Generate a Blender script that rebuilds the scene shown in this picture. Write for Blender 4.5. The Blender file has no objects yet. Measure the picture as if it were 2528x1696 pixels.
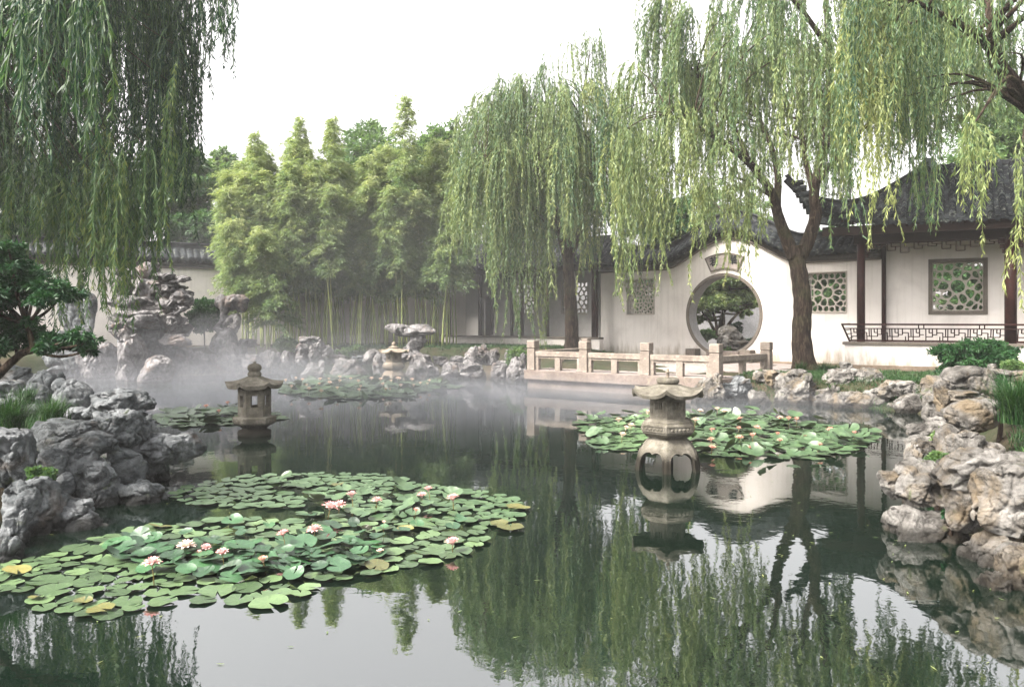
import bpy, math, random
import numpy as np
from mathutils import Vector, Matrix
from mathutils.geometry import tessellate_polygon
rad = math.radians
random.seed(7)
RNG = np.random.default_rng(11)
SC = bpy.context.scene
COL = SC.collection

# ---------------------------------------------------------------- camera
F = 1966.0                      # focal length in photo pixels (2528 wide)
cam = bpy.data.cameras.new("camera"); camo = bpy.data.objects.new("camera", cam); COL.objects.link(camo)
camo.location = (0, 0, 2.0); camo.rotation_euler = (rad(90), 0, 0)
cam.sensor_width = 36.0; cam.lens = 36.0 * F / 2528.0
cam.shift_y = -59.0 / 2528.0
cam.clip_start = 0.05; cam.clip_end = 3000
SC.camera = camo

# ---------------------------------------------------------------- sky + sun
SUN_EL, SUN_AZ = rad(47), rad(240)          # azimuth clockwise from +Y: behind the camera on the left
world = bpy.data.worlds.new("World"); SC.world = world; world.use_nodes = True
nt = world.node_tree; nt.nodes.clear()
sky = nt.nodes.new("ShaderNodeTexSky"); sky.sky_type = 'NISHITA'; sky.sun_disc = False
sky.sun_elevation = SUN_EL; sky.sun_rotation = SUN_AZ
sky.air_density = 1.0; sky.dust_density = 6.0; sky.ozone_density = 1.0
hs = nt.nodes.new("ShaderNodeHueSaturation"); hs.inputs['Saturation'].default_value = 0.12
hs.inputs['Value'].default_value = 1.0
bg = nt.nodes.new("ShaderNodeBackground"); bg.inputs['Strength'].default_value = 0.12
wo = nt.nodes.new("ShaderNodeOutputWorld")
wm = nt.nodes.new('ShaderNodeVectorMath'); wm.operation = 'MULTIPLY'; wm.inputs[1].default_value = (1.04, 1.0, 0.97)
nt.links.new(sky.outputs[0], hs.inputs['Color']); nt.links.new(hs.outputs[0], wm.inputs[0]); nt.links.new(wm.outputs[0], bg.inputs['Color']); nt.links.new(bg.outputs[0], wo.inputs[0])
sl = bpy.data.lights.new("sun", 'SUN'); so = bpy.data.objects.new("sun", sl); COL.objects.link(so)
sl.energy = 2.4; sl.angle = rad(16); sl.color = (1.0, 0.92, 0.82)
sd = Vector((math.sin(SUN_AZ) * math.cos(SUN_EL), math.cos(SUN_AZ) * math.cos(SUN_EL), math.sin(SUN_EL)))
so.rotation_euler = sd.to_track_quat('Z', 'Y').to_euler(); so.location = (-20, -20, 30)
SC.view_settings.view_transform = 'Standard'; SC.view_settings.look = 'None'
SC.view_settings.exposure = 2.36; SC.view_settings.gamma = 1.0
cy = SC.cycles
cy.max_bounces = 6; cy.diffuse_bounces = 2; cy.glossy_bounces = 3; cy.transmission_bounces = 4
cy.transparent_max_bounces = 24; cy.volume_bounces = 1
cy.caustics_reflective = False; cy.caustics_refractive = False; cy.sample_clamp_indirect = 6
cy.use_denoising = True
try: cy.denoiser = 'OPENIMAGEDENOISE'
except Exception: pass

# ---------------------------------------------------------------- coordinates measured on the photograph (2337-wide scale)
K = 2528.0 / 2337.0
def W(X, Y, d):
    "world point of a photo position at distance d"
    return Vector(((X * K - 1264) / F * d, d, 2.0 + (789 - Y * K) / F * d))
def G(X, Y, z=0.0):
    "world point of a photo position on the level z"
    d = F * (2.0 - z) / (Y * K - 789)
    return Vector(((X * K - 1264) / F * d, d, z))

# ---------------------------------------------------------------- object helpers
def link(o, parent=None):
    COL.objects.link(o)
    if parent is not None: o.parent = parent
    return o
def tag(o, label=None, cat=None, group=None, kind=None):
    if label: o['label'] = label
    if cat: o['category'] = cat
    if group: o['group'] = group
    if kind: o['kind'] = kind
    return o
def thing(name, label, cat, loc=(0, 0, 0), rz=0.0, group=None):
    o = bpy.data.objects.new(name, None); COL.objects.link(o)
    o.location = loc; o.rotation_euler = (0, 0, rz); o.empty_display_size = 0.1
    return tag(o, label, cat, group)
def struct(o): return tag(o, kind='structure')

def np_mesh(name, V, faces, mat, smooth=False, tint=None):
    "V (n,3); faces = list of int arrays (m,k)"
    me = bpy.data.meshes.new(name)
    V = np.asarray(V, dtype=np.float32)
    me.vertices.add(len(V)); me.vertices.foreach_set('co', V.ravel())
    loops = np.concatenate([np.asarray(f, dtype=np.int32).ravel() for f in faces])
    tot = np.concatenate([np.full(len(f), np.asarray(f).shape[1], dtype=np.int32) for f in faces])
    start = np.concatenate([[0], np.cumsum(tot)[:-1]]).astype(np.int32)
    me.loops.add(len(loops)); me.loops.foreach_set('vertex_index', loops)
    me.polygons.add(len(tot)); me.polygons.foreach_set('loop_start', start); me.polygons.foreach_set('loop_total', tot)
    if smooth: me.polygons.foreach_set('use_smooth', np.ones(len(tot), dtype=bool))
    me.update(calc_edges=True)
    if tint is not None:
        a = me.attributes.new('tint', 'FLOAT', 'POINT'); a.data.foreach_set('value', np.asarray(tint, dtype=np.float32))
    if mat: me.materials.append(mat)
    return me
def mobj(name, me, parent=None): return link(bpy.data.objects.new(name, me), parent)

class MB:
    "collects simple solids into one mesh"
    def __init__(s): s.v = []; s.f = []
    def add(s, vs, fs):
        b = len(s.v); s.v += [tuple(v) for v in vs]; s.f += [tuple(b + i for i in f) for f in fs]; return s
    def box(s, x0, x1, y0, y1, z0, z1):
        return s.add([(x0,y0,z0),(x1,y0,z0),(x1,y1,z0),(x0,y1,z0),(x0,y0,z1),(x1,y0,z1),(x1,y1,z1),(x0,y1,z1)],
                     [(0,3,2,1),(4,5,6,7),(0,1,5,4),(1,2,6,5),(2,3,7,6),(3,0,4,7)])
    def bar(s, p, q, w, h, up=(0, 0, 1)):
        p = Vector(p); q = Vector(q); d = (q - p).normalized(); u = Vector(up)
        a = d.cross(u)
        if a.length < 1e-4: a = d.cross(Vector((0, 1, 0)))
        a.normalize(); b = a.cross(d).normalized(); a *= w / 2; b *= h / 2
        return s.add([p-a-b, p+a-b, p+a+b, p-a+b, q-a-b, q+a-b, q+a+b, q-a+b],
                     [(0,1,2,3),(7,6,5,4),(0,4,5,1),(1,5,6,2),(2,6,7,3),(3,7,4,0)])
    def tube(s, pts, rs, n=8, cap=True, flare=None):
        pts = [Vector(p) for p in pts]; b = len(s.v); m = len(pts); ref = Vector((0.13, 0.97, 0.21))
        for i, p in enumerate(pts):
            d = (pts[min(i+1, m-1)] - pts[max(i-1, 0)]).normalized()
            a = d.cross(ref)
            if a.length < 1e-3: a = d.cross(Vector((1, 0, 0)))
            a.normalize(); c = d.cross(a)
            for k in range(n):
                t = 2 * math.pi * k / n; s.v.append(tuple(p + (a * math.cos(t) + c * math.sin(t)) * rs[i]))
        for i in range(m - 1):
            for k in range(n):
                s.f.append((b+i*n+k, b+i*n+(k+1) % n, b+(i+1)*n+(k+1) % n, b+(i+1)*n+k))
        if cap:
            s.f.append(tuple(b+k for k in range(n))[::-1]); s.f.append(tuple(b+(m-1)*n+k for k in range(n)))
        return s
    def lathe(s, prof, n=24, cx=0, cy=0, ph=0.0, fn=None, cap=True):
        b = len(s.v); m = len(prof)
        for r, z in prof:
            for k in range(n):
                t = 2 * math.pi * k / n + ph; rr, zz = (r, z) if fn is None else fn(r, z, t)
                s.v.append((cx + rr * math.cos(t), cy + rr * math.sin(t), zz))
        for i in range(m - 1):
            for k in range(n): s.f.append((b+i*n+k, b+i*n+(k+1) % n, b+(i+1)*n+(k+1) % n, b+(i+1)*n+k))
        if cap:
            s.f.append(tuple(b+k for k in range(n))[::-1]); s.f.append(tuple(b+(m-1)*n+k for k in range(n)))
        return s
    def plate(s, outer, holes, y0, y1, top=None):
        "2-D outline (x,z) with holes, extruded in y"
        loops = [outer] + list(holes); flat = [p for l in loops for p in l]
        tri = tessellate_polygon([[Vector((p[0], p[1], 0)) for p in l] for l in loops])
        b = len(s.v); n = len(flat)
        s.v += [(p[0], y0, p[1]) for p in flat] + [(p[0], y1, p[1]) for p in flat]
        for t in tri:
            s.f.append((b+t[0], b+t[1], b+t[2])); s.f.append((b+n+t[2], b+n+t[1], b+n+t[0]))
        o = 0
        for l in loops:
            m = len(l)
            for i in range(m):
                j = (i + 1) % m; s.f.append((b+o+i, b+o+j, b+n+o+j, b+n+o+i))
            o += m
        return s
    def build(s, name, mat, parent=None, smooth=False, bevel=0.0, segs=2, recalc=True, subd=0):
        me = bpy.data.meshes.new(name); me.from_pydata(s.v, [], s.f)
        if recalc:
            import bmesh
            bm = bmesh.new(); bm.from_mesh(me); bmesh.ops.recalc_face_normals(bm, faces=bm.faces); bm.to_mesh(me); bm.free()
        if mat: me.materials.append(mat)
        if smooth: me.polygons.foreach_set('use_smooth', [True] * len(me.polygons))
        me.update()
        o = mobj(name, me, parent)
        if bevel > 0:
            m = o.modifiers.new('b', 'BEVEL'); m.width = bevel; m.segments = segs; m.limit_method = 'ANGLE'; m.angle_limit = rad(35)
        if subd:
            m = o.modifiers.new('s', 'SUBSURF'); m.levels = subd; m.render_levels = subd
        return o

# ---------------------------------------------------------------- numpy noise + surface nets
_G = np.random.default_rng(5).normal(size=(256, 3)); _G /= np.linalg.norm(_G, axis=1)[:, None]
def pn(p, seed=0):
    p = np.asarray(p, dtype=np.float64); i = np.floor(p).astype(np.int64); f = p - i
    u = f * f * f * (f * (f * 6 - 15) + 10); out = np.zeros(p.shape[:-1])
    for dx in (0, 1):
        for dy in (0, 1):
            for dz in (0, 1):
                h = (i[..., 0]+dx) * 73856093 ^ (i[..., 1]+dy) * 19349663 ^ (i[..., 2]+dz) * 83492791 ^ (seed * 2654435761)
                h = (h ^ (h >> 13)) & 255
                g = _G[h]
                dot = g[..., 0]*(f[..., 0]-dx) + g[..., 1]*(f[..., 1]-dy) + g[..., 2]*(f[..., 2]-dz)
                w = (u[..., 0] if dx else 1-u[..., 0]) * (u[..., 1] if dy else 1-u[..., 1]) * (u[..., 2] if dz else 1-u[..., 2])
                out += dot * w
    return out * 1.6
def fbm(p, o=3, seed=0):
    s = 0; a = 1.0
    for k in range(o): s = s + a * pn(p * 2.0**k, seed + k); a *= 0.5
    return s
def surfnet(V, org, h):
    s = V < 0; nx, ny, nz = V.shape
    c = np.zeros((nx-1, ny-1, nz-1), dtype=np.int8)
    for a in (0, 1):
        for b in (0, 1):
            for d in (0, 1): c += s[a:nx-1+a, b:ny-1+b, d:nz-1+d]
    act = (c > 0) & (c < 8); ai = np.argwhere(act); idx = -np.ones(c.shape, dtype=np.int64); idx[act] = np.arange(len(ai))
    C = [(a, b, d) for a in (0, 1) for b in (0, 1) for d in (0, 1)]
    pos = np.zeros((len(ai), 3)); cnt = np.zeros(len(ai))
    for m in range(8):
        for n in range(m + 1, 8):
            if sum(abs(C[m][k] - C[n][k]) for k in range(3)) != 1: continue
            a = ai + C[m]; b = ai + C[n]
            va = V[a[:, 0], a[:, 1], a[:, 2]]; vb = V[b[:, 0], b[:, 1], b[:, 2]]
            x = (va < 0) != (vb < 0); t = np.where(x, va / np.where(x, va - vb, 1), 0)
            pos += np.where(x[:, None], a + t[:, None] * (b - a), 0); cnt += x
    P = pos / cnt[:, None] * h + org
    fs = []
    for ax in range(3):
        o1, o2 = (ax + 1) % 3, (ax + 2) % 3
        sl0 = [slice(None)] * 3; sl1 = [slice(None)] * 3
        sl0[ax] = slice(0, -1); sl1[ax] = slice(1, None)
        for o in (o1, o2):
            sl0[o] = slice(1, -1); sl1[o] = slice(1, -1)
        A = s[tuple(sl0)]; B = s[tuple(sl1)]
        e = np.argwhere(A != B)
        flip = A[e[:, 0], e[:, 1], e[:, 2]]
        off = np.zeros(3, dtype=int); off[o1] = 1; off[o2] = 1; e = e + off
        q = []
        for (u, v) in ((-1, -1), (0, -1), (0, 0), (-1, 0)):
            d = np.zeros(3, dtype=int); d[o1] = u; d[o2] = v; g = e + d
            q.append(idx[g[:, 0], g[:, 1], g[:, 2]])
        q = np.stack(q, 1); q[~flip] = q[~flip][:, ::-1]; fs.append(q)
    return P, np.concatenate(fs)

# ---------------------------------------------------------------- materials
def mat_new(name):
    m = bpy.data.materials.new(name); m.use_nodes = True; nt = m.node_tree
    nt.nodes['Principled BSDF'].inputs['Specular IOR Level'].default_value = 0.12
    return m, nt, nt.nodes['Principled BSDF']
def nd(nt, t, **kw):
    n = nt.nodes.new(t)
    for k, v in kw.items():
        if k in n.inputs: n.inputs[k].default_value = v
        else: setattr(n, k, v)
    return n
ALB = 0.82
def dim(c, k=None): return tuple(x*(ALB if k is None else k) for x in c)
def ramp(nt, fac, stops):
    r = nt.nodes.new('ShaderNodeValToRGB'); e = r.color_ramp.elements
    while len(e) < len(stops): e.new(0.5)
    for i, (p, c) in enumerate(stops): e[i].position = p; e[i].color = (*c, 1) if len(c) == 3 else c
    nt.links.new(fac, r.inputs[0]); return r
def noise(nt, vec, scale, detail=4, rough=0.55, dist=0.0):
    n = nd(nt, 'ShaderNodeTexNoise', Scale=scale, Detail=detail, Roughness=rough, Distortion=dist)
    if vec is not None: nt.links.new(vec, n.inputs['Vector'])
    return n
def mixc(nt, fac, a, b, mode='MIX'):
    m = nt.nodes.new('ShaderNodeMix'); m.data_type = 'RGBA'; m.blend_type = mode
    for s, v in ((m.inputs[0], fac), (m.inputs[6], a), (m.inputs[7], b)):
        if isinstance(v, bpy.types.NodeSocket): nt.links.new(v, s)
        elif isinstance(v, (int, float)): s.default_value = v
        else: s.default_value = (*v, 1)
    return m.outputs[2]
def coords(nt, kind='Object'):
    return nt.nodes.new('ShaderNodeTexCoord').outputs[kind]
def bump(nt, h, strength, dist, nrm=None):
    b = nd(nt, 'ShaderNodeBump', Strength=strength, Distance=dist); nt.links.new(h, b.inputs['Height'])
    if nrm: nt.links.new(nrm, b.inputs['Normal'])
    return b.outputs[0]

def m_stone(name, c1, c2, c3, rough=0.85, scale=3.0, bstr=0.5, spot=None, wet=False):
    m, nt, p = mat_new(name); v = coords(nt)
    n1 = noise(nt, v, scale, 6, 0.6, 0.3); n2 = noise(nt, v, scale * 7, 5, 0.65)
    base = ramp(nt, n1.outputs[0], [(0.3, dim(c1)), (0.5, dim(c2)), (0.68, dim(c3))]).outputs[0]
    g = ramp(nt, n2.outputs[0], [(0.3, (0.6,)*3), (0.65, (1.1,)*3)]).outputs[0]
    c = mixc(nt, 0.75, base, g, 'MULTIPLY')
    if spot:
        n3 = noise(nt, v, scale * 2.3, 8, 0.7, 0.6)
        f = ramp(nt, n3.outputs[0], [(0.55, (0,)*3), (0.66, (1,)*3)]).outputs[0]; c = mixc(nt, f, c, spot)
    if wet:
        ge = nt.nodes.new('ShaderNodeNewGeometry'); sx = nt.nodes.new('ShaderNodeSeparateXYZ'); nt.links.new(ge.outputs['Position'], sx.inputs[0])
        wz = nd(nt, 'ShaderNodeMath', operation='MULTIPLY_ADD'); nt.links.new(n2.outputs[0], wz.inputs[0]); wz.inputs[1].default_value = -0.30; nt.links.new(sx.outputs[2], wz.inputs[2])
        c = mixc(nt, ramp(nt, wz.outputs[0], [(0.0, (0.9,)*3), (0.10, (0,)*3)]).outputs[0], c, (0.007, 0.006, 0.004))
    nt.links.new(c, p.inputs['Base Color']); p.inputs['Roughness'].default_value = rough
    nb = noise(nt, v, scale * 18, 8, 0.7)
    nt.links.new(bump(nt, nb.outputs[0], bstr, 0.02), p.inputs['Normal']); return m
def m_rock(name, dark, mid, lite, stain, stain_amt=0.62):
    m, nt, p = mat_new(name); v = coords(nt, 'Object')
    oi = nt.nodes.new('ShaderNodeObjectInfo')
    ad = nt.nodes.new('ShaderNodeVectorMath'); ad.operation = 'MULTIPLY_ADD'
    nt.links.new(oi.outputs['Random'], ad.inputs[0]); ad.inputs[1].default_value = (37, 19, 53); nt.links.new(v, ad.inputs[2]); v = ad.outputs[0]
    n1 = noise(nt, v, 2.2, 8, 0.66, 0.8); n2 = noise(nt, v, 9, 8, 0.7, 0.3)
    wv = nd(nt, 'ShaderNodeTexWave', Scale=1.3, Distortion=9.0, Detail=4.0); wv.inputs['Detail Scale'].default_value = 1.4
    wv.bands_direction = 'Z'; nt.links.new(v, wv.inputs['Vector'])
    base = ramp(nt, n1.outputs[0], [(0.30, dim(dark, .8)), (0.47, dim(mid)), (0.66, dim(lite))]).outputs[0]
    g = ramp(nt, n2.outputs[0], [(0.3, (0.5,)*3), (0.62, (1.12,)*3)]).outputs[0]
    c = mixc(nt, 0.8, base, g, 'MULTIPLY')
    n3 = noise(nt, v, 1.4, 6, 0.6, 1.0)
    c = mixc(nt, ramp(nt, n3.outputs[0], [(stain_amt - 0.08, (0,)*3), (stain_amt + 0.08, (0.75,)*3)]).outputs[0], c, stain)
    vo = nd(nt, 'ShaderNodeTexVoronoi', Scale=1.7); vo.feature = 'DISTANCE_TO_EDGE'
    dv = nt.nodes.new('ShaderNodeVectorMath'); dv.operation = 'MULTIPLY_ADD'
    nt.links.new(n1.outputs[1], dv.inputs[0]); dv.inputs[1].default_value = (0.9,)*3; nt.links.new(v, dv.inputs[2])
    nt.links.new(dv.outputs[0], vo.inputs['Vector'])
    cr = ramp(nt, vo.outputs[0], [(0.0, (0,)*3), (0.035, (1,)*3)]).outputs[0]
    c = mixc(nt, ramp(nt, vo.outputs[0], [(0.0, (0.55,)*3), (0.02, (0,)*3)]).outputs[0], c, tuple(x * 0.3 for x in dark))
    # green moss in patches and a wet tide band at the waterline
    ge = nt.nodes.new('ShaderNodeNewGeometry'); sx = nt.nodes.new('ShaderNodeSeparateXYZ'); nt.links.new(ge.outputs['Position'], sx.inputs[0])
    n5 = noise(nt, v, 3.1, 9, 0.72, 0.5); c = mixc(nt, ramp(nt, n5.outputs[0], [(0.60, (0,)*3), (0.67, (0.65,)*3)]).outputs[0], c, (0.065, 0.085, 0.03))
    wz = nd(nt, 'ShaderNodeMath', operation='MULTIPLY_ADD'); nt.links.new(n2.outputs[0], wz.inputs[0]); wz.inputs[1].default_value = -0.16; nt.links.new(sx.outputs[2], wz.inputs[2])
    wf = ramp(nt, wz.outputs[0], [(0.0, (0.8,)*3), (0.06, (0,)*3)]).outputs[0]; c = mixc(nt, wf, c, (0.008, 0.007, 0.005))
    nt.links.new(c, p.inputs['Base Color']); p.inputs['Roughness'].default_value = 0.8
    vp = nd(nt, 'ShaderNodeTexVoronoi', Scale=7.0); nt.links.new(dv.outputs[0], vp.inputs['Vector'])
    pit = ramp(nt, vp.outputs[0], [(0.12, (0,)*3), (0.30, (1,)*3)]).outputs[0]
    nb = noise(nt, v, 24, 10, 0.75)
    b1 = bump(nt, cr, 0.7, 0.035); b0 = bump(nt, pit, 0.5, 0.03, b1); b2 = bump(nt, n2.outputs[0], 0.9, 0.11, b0); b3 = bump(nt, wv.outputs[0], 0.25, 0.04, b2)
    nt.links.new(bump(nt, nb.outputs[0], 0.8, 0.03, b3), p.inputs['Normal']); return m
def m_leaf(name, stops, trans=0.35, rough=0.45, spec=0.22):
    m, nt, p = mat_new(name)
    a = nt.nodes.new('ShaderNodeAttribute'); a.attribute_name = 'tint'
    c = ramp(nt, a.outputs['Fac'], [(q, dim(k)) for q, k in stops]).outputs[0]
    nt.links.new(c, p.inputs['Base Color']); p.inputs['Roughness'].default_value = rough
    p.inputs['Specular IOR Level'].default_value = spec
    t = nt.nodes.new('ShaderNodeBsdfTranslucent')
    tc = mixc(nt, 1.0, c, (1.35, 1.35, 0.7), 'MULTIPLY'); nt.links.new(tc, t.inputs[0])
    mx = nt.nodes.new('ShaderNodeMixShader'); mx.inputs[0].default_value = trans
    nt.links.new(p.outputs[0], mx.inputs[1]); nt.links.new(t.outputs[0], mx.inputs[2])
    nt.links.new(mx.outputs[0], nt.nodes['Material Output'].inputs[0]); return m
def m_plain(name, c, rough=0.6, var=0.15, scale=6, bstr=0.2):
    return m_stone(name, tuple(x*(1-var) for x in c), c, tuple(min(1, x*(1+var)) for x in c), rough, scale, bstr)
def m_plaster():
    m, nt, p = mat_new('whitewash'); v = coords(nt)
    n1 = noise(nt, v, 0.9, 7, 0.6, 0.5)
    c = ramp(nt, n1.outputs[0], [(0.25, (0.56, 0.52, 0.49)), (0.5, (0.69, 0.65, 0.615)), (0.75, (0.75, 0.71, 0.675))]).outputs[0]
    # damp and algae stains creeping up from the ground, ragged edge
    sp = nt.nodes.new('ShaderNodeSeparateXYZ'); nt.links.new(v, sp.inputs[0])
    st = nd(nt, 'ShaderNodeMapping', Scale=(2.2, 2.2, 0.55)); nt.links.new(v, st.inputs[0])
    n2 = noise(nt, st.outputs[0], 1.6, 8, 0.7)
    ad = nd(nt, 'ShaderNodeMath', operation='MULTIPLY_ADD'); nt.links.new(n2.outputs[0], ad.inputs[0]); ad.inputs[1].default_value = 2.4
    ng = nd(nt, 'ShaderNodeMath', operation='MULTIPLY'); nt.links.new(sp.outputs[2], ng.inputs[0]); ng.inputs[1].default_value = -1.0
    nt.links.new(ng.outputs[0], ad.inputs[2])
    f = ramp(nt, ad.outputs[0], [(0.16, (0,)*3), (0.75, (0.85,)*3)]).outputs[0]
    c = mixc(nt, f, c, (0.27, 0.225, 0.165))
    s2 = nd(nt, 'ShaderNodeMapping', Scale=(5.0, 5.0, 0.22)); nt.links.new(v, s2.inputs[0]); n4 = noise(nt, s2.outputs[0], 1.3, 7, 0.7)
    c = mixc(nt, ramp(nt, n4.outputs[0], [(0.50, (0,)*3), (0.70, (0.34,)*3)]).outputs[0], c, (0.36, 0.34, 0.31))
    nt.links.new(c, p.inputs['Base Color']); p.inputs['Roughness'].default_value = 0.9
    nb = noise(nt, v, 30, 6, 0.7); nt.links.new(bump(nt, nb.outputs[0], 0.25, 0.01), p.inputs['Normal']); return m

M = {}
M['plaster'] = m_plaster()
M['band'] = m_stone('grey_plaster', (0.055, 0.05, 0.044), (0.095, 0.085, 0.075), (0.15, 0.135, 0.12), 0.9, 1.5, 0.4)
M['tile'] = m_stone('dark_roof_tile', (0.006, 0.007, 0.009), (0.016, 0.020, 0.024), (0.055, 0.062, 0.068), 0.65, 3.5, 0.5, spot=(0.11, 0.12, 0.10))
M['ridge'] = m_stone('dark_ridge', (0.015, 0.016, 0.018), (0.03, 0.033, 0.036), (0.06, 0.065, 0.07), 0.7, 3, 0.4)
M['wood'] = m_stone('dark_red_lacquer', (0.020, 0.006, 0.005), (0.034, 0.010, 0.008), (0.05, 0.016, 0.012), 0.45, 4, 0.15)
M['beam'] = m_plain('dark_timber', (0.022, 0.011, 0.009), 0.6, 0.3)
M['granite'] = m_stone('pale_granite', (0.19, 0.160, 0.135), (0.25, 0.214, 0.182), (0.31, 0.27, 0.235), 0.85, 2.2, 0.45, spot=(0.34, 0.29, 0.24))
M['granite_step'] = m_stone('granite_slab', (0.145, 0.117, 0.10), (0.205, 0.168, 0.147), (0.265, 0.222, 0.197), 0.85, 1.6, 0.5, spot=(0.22, 0.19, 0.15))
M['lantern'] = m_stone('weathered_lantern_stone', (0.075, 0.068, 0.054), (0.145, 0.134, 0.110), (0.24, 0.225, 0.19), 0.9, 7, 0.7, spot=(0.11, 0.105, 0.075), wet=True)
M['lantern_warm'] = m_stone('warm_lantern_stone', (0.17, 0.142, 0.11), (0.23, 0.195, 0.155), (0.31, 0.27, 0.225), 0.9, 5, 0.6)
M['lattice'] = m_plain('lattice_plaster', (0.50, 0.46, 0.40), 0.85, 0.12)
M['frame'] = m_plain('grey_brick_trim', (0.17, 0.148, 0.125), 0.85, 0.15)
M['plinth'] = m_stone('stone_plinth', (0.17, 0.13, 0.095), (0.24, 0.185, 0.14), (0.31, 0.25, 0.195), 0.9, 1.6, 0.4)
M['rock_cool'] = m_rock('limestone_cool', (0.022, 0.026, 0.029), (0.13, 0.144, 0.152), (0.36, 0.38, 0.395), (0.11, 0.08, 0.06), 0.66)
M['rock_warm'] = m_rock('limestone_warm', (0.035, 0.032, 0.029), (0.155, 0.148, 0.137), (0.38, 0.37, 0.35), (0.17, 0.13, 0.08), 0.58)
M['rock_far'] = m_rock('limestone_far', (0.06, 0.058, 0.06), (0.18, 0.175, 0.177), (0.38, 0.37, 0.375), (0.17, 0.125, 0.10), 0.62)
def m_bark():
    m, nt, p = mat_new('willow_bark'); v = coords(nt)
    mp = nd(nt, 'ShaderNodeMapping', Scale=(1, 1, 0.22)); nt.links.new(v, mp.inputs[0])
    n1 = noise(nt, mp.outputs[0], 16, 8, 0.7, 0.6); n2 = noise(nt, v, 1.5, 4)
    c = ramp(nt, n1.outputs[0], [(0.38, (0.010, 0.007, 0.005)), (0.52, (0.038, 0.026, 0.019)), (0.68, (0.10, 0.075, 0.055))]).outputs[0]
    c = mixc(nt, ramp(nt, n2.outputs[0], [(0.5, (0,)*3), (0.7, (0.5,)*3)]).outputs[0], c, (0.07, 0.075, 0.035))
    nt.links.new(c, p.inputs['Base Color']); p.inputs['Roughness'].default_value = 0.9
    nt.links.new(bump(nt, n1.outputs[0], 0.9, 0.08), p.inputs['Normal']); return m
M['bark'] = m_bark()
M['twig'] = m_plain('twig', (0.05, 0.038, 0.025), 0.8, 0.3)
M['willow'] = m_leaf('willow_leaf', [(0.0, (0.018, 0.055, 0.030)), (0.4, (0.075, 0.135, 0.060)), (0.75, (0.175, 0.225, 0.085)), (1.0, (0.25, 0.28, 0.10))], 0.3)
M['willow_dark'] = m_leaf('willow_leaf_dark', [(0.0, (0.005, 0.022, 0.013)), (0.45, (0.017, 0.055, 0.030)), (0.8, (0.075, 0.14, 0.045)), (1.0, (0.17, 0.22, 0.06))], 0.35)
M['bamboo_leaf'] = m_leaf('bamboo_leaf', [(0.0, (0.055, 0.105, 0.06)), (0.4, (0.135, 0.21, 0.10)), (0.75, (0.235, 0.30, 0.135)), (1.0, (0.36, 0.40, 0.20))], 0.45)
M['culm'] = m_stone('bamboo_culm', (0.20, 0.28, 0.10), (0.36, 0.42, 0.15), (0.52, 0.52, 0.24), 0.4, 1.2, 0.1)
M['tree_leaf'] = m_leaf('broad_leaf', [(0.0, (0.018, 0.055, 0.022)), (0.5, (0.045, 0.11, 0.038)), (1.0, (0.12, 0.19, 0.06))], 0.3)
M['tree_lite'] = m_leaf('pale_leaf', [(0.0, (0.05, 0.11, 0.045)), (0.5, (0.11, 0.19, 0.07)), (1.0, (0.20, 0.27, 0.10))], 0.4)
M['shrub_leaf'] = m_leaf('dark_shrub_leaf', [(0.0, (0.005, 0.025, 0.012)), (0.5, (0.012, 0.05, 0.020)), (1.0, (0.04, 0.11, 0.035))], 0.25)
M['grass'] = m_leaf('grass_blade', [(0.0, (0.010, 0.035, 0.010)), (0.5, (0.025, 0.075, 0.022)), (1.0, (0.08, 0.13, 0.04))], 0.3)
HAZE = 0.0009
_mr = random.Random(12)
MISTS = [(-9.5, 24.5, 0.0, 5.5, 3.2, 1.7, 0.020), (-5.5, 21.5, 0.0, 7.0, 4.2, 1.0, 0.026), (-12.5, 26.0, 0.2, 3.5, 2.2, 2.4, 0.022), (-1.5, 23.0, 0.0, 6.0, 4.0, 0.95, 0.026), (-2.0, 18.5, 0.0, 6.5, 4.0, 0.45, 0.024), (-7.0, 24.5, 0.0, 7.0, 2.6, 2.3, 0.016)]
for _ in range(20):
    x_ = _mr.uniform(-12, 3.5); y_ = _mr.uniform(14.5, 27); k_ = max(0.25, min(1, (4-x_)/12))
    MISTS.append((x_*(y_/24), y_, 0.0, _mr.uniform(1.3, 3.4), _mr.uniform(.8, 1.8), _mr.uniform(.25, .65)+.9*k_*max(0, (y_-20)/7), _mr.uniform(.02, .065)))
for _ in range(12):
    x_ = _mr.uniform(-3, 5.2); y_ = _mr.uniform(17.5, 22.5)
    MISTS.append((min(x_, 4.4 if y_ > 19 else 9), y_, 0.0, _mr.uniform(1.4, 2.8), _mr.uniform(.6, 1.3), _mr.uniform(.3, .75), _mr.uniform(.04, .075)))
MISTS += [(-6.0, 27.6, 2.5, 7.5, 1.1, 4.2, 0.030), (1.2, 23.6, 2.5, 3.5, .8, 3.6, 0.022), (-1.0, 21.5, 0, 5.5, 3.0, 0.6, 0.03), (5.6, 17.4, 0.0, 2.4, 1.1, 0.5, 0.09), (3.0, 16.4, 0.0, 3.0, 1.3, 0.25, 0.08), (-5.0, 24.5, 1.0, 1.2, .8, .7, .06), (-8.5, 24, 1.4, 1.6, 1, .8, .05)]
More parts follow.
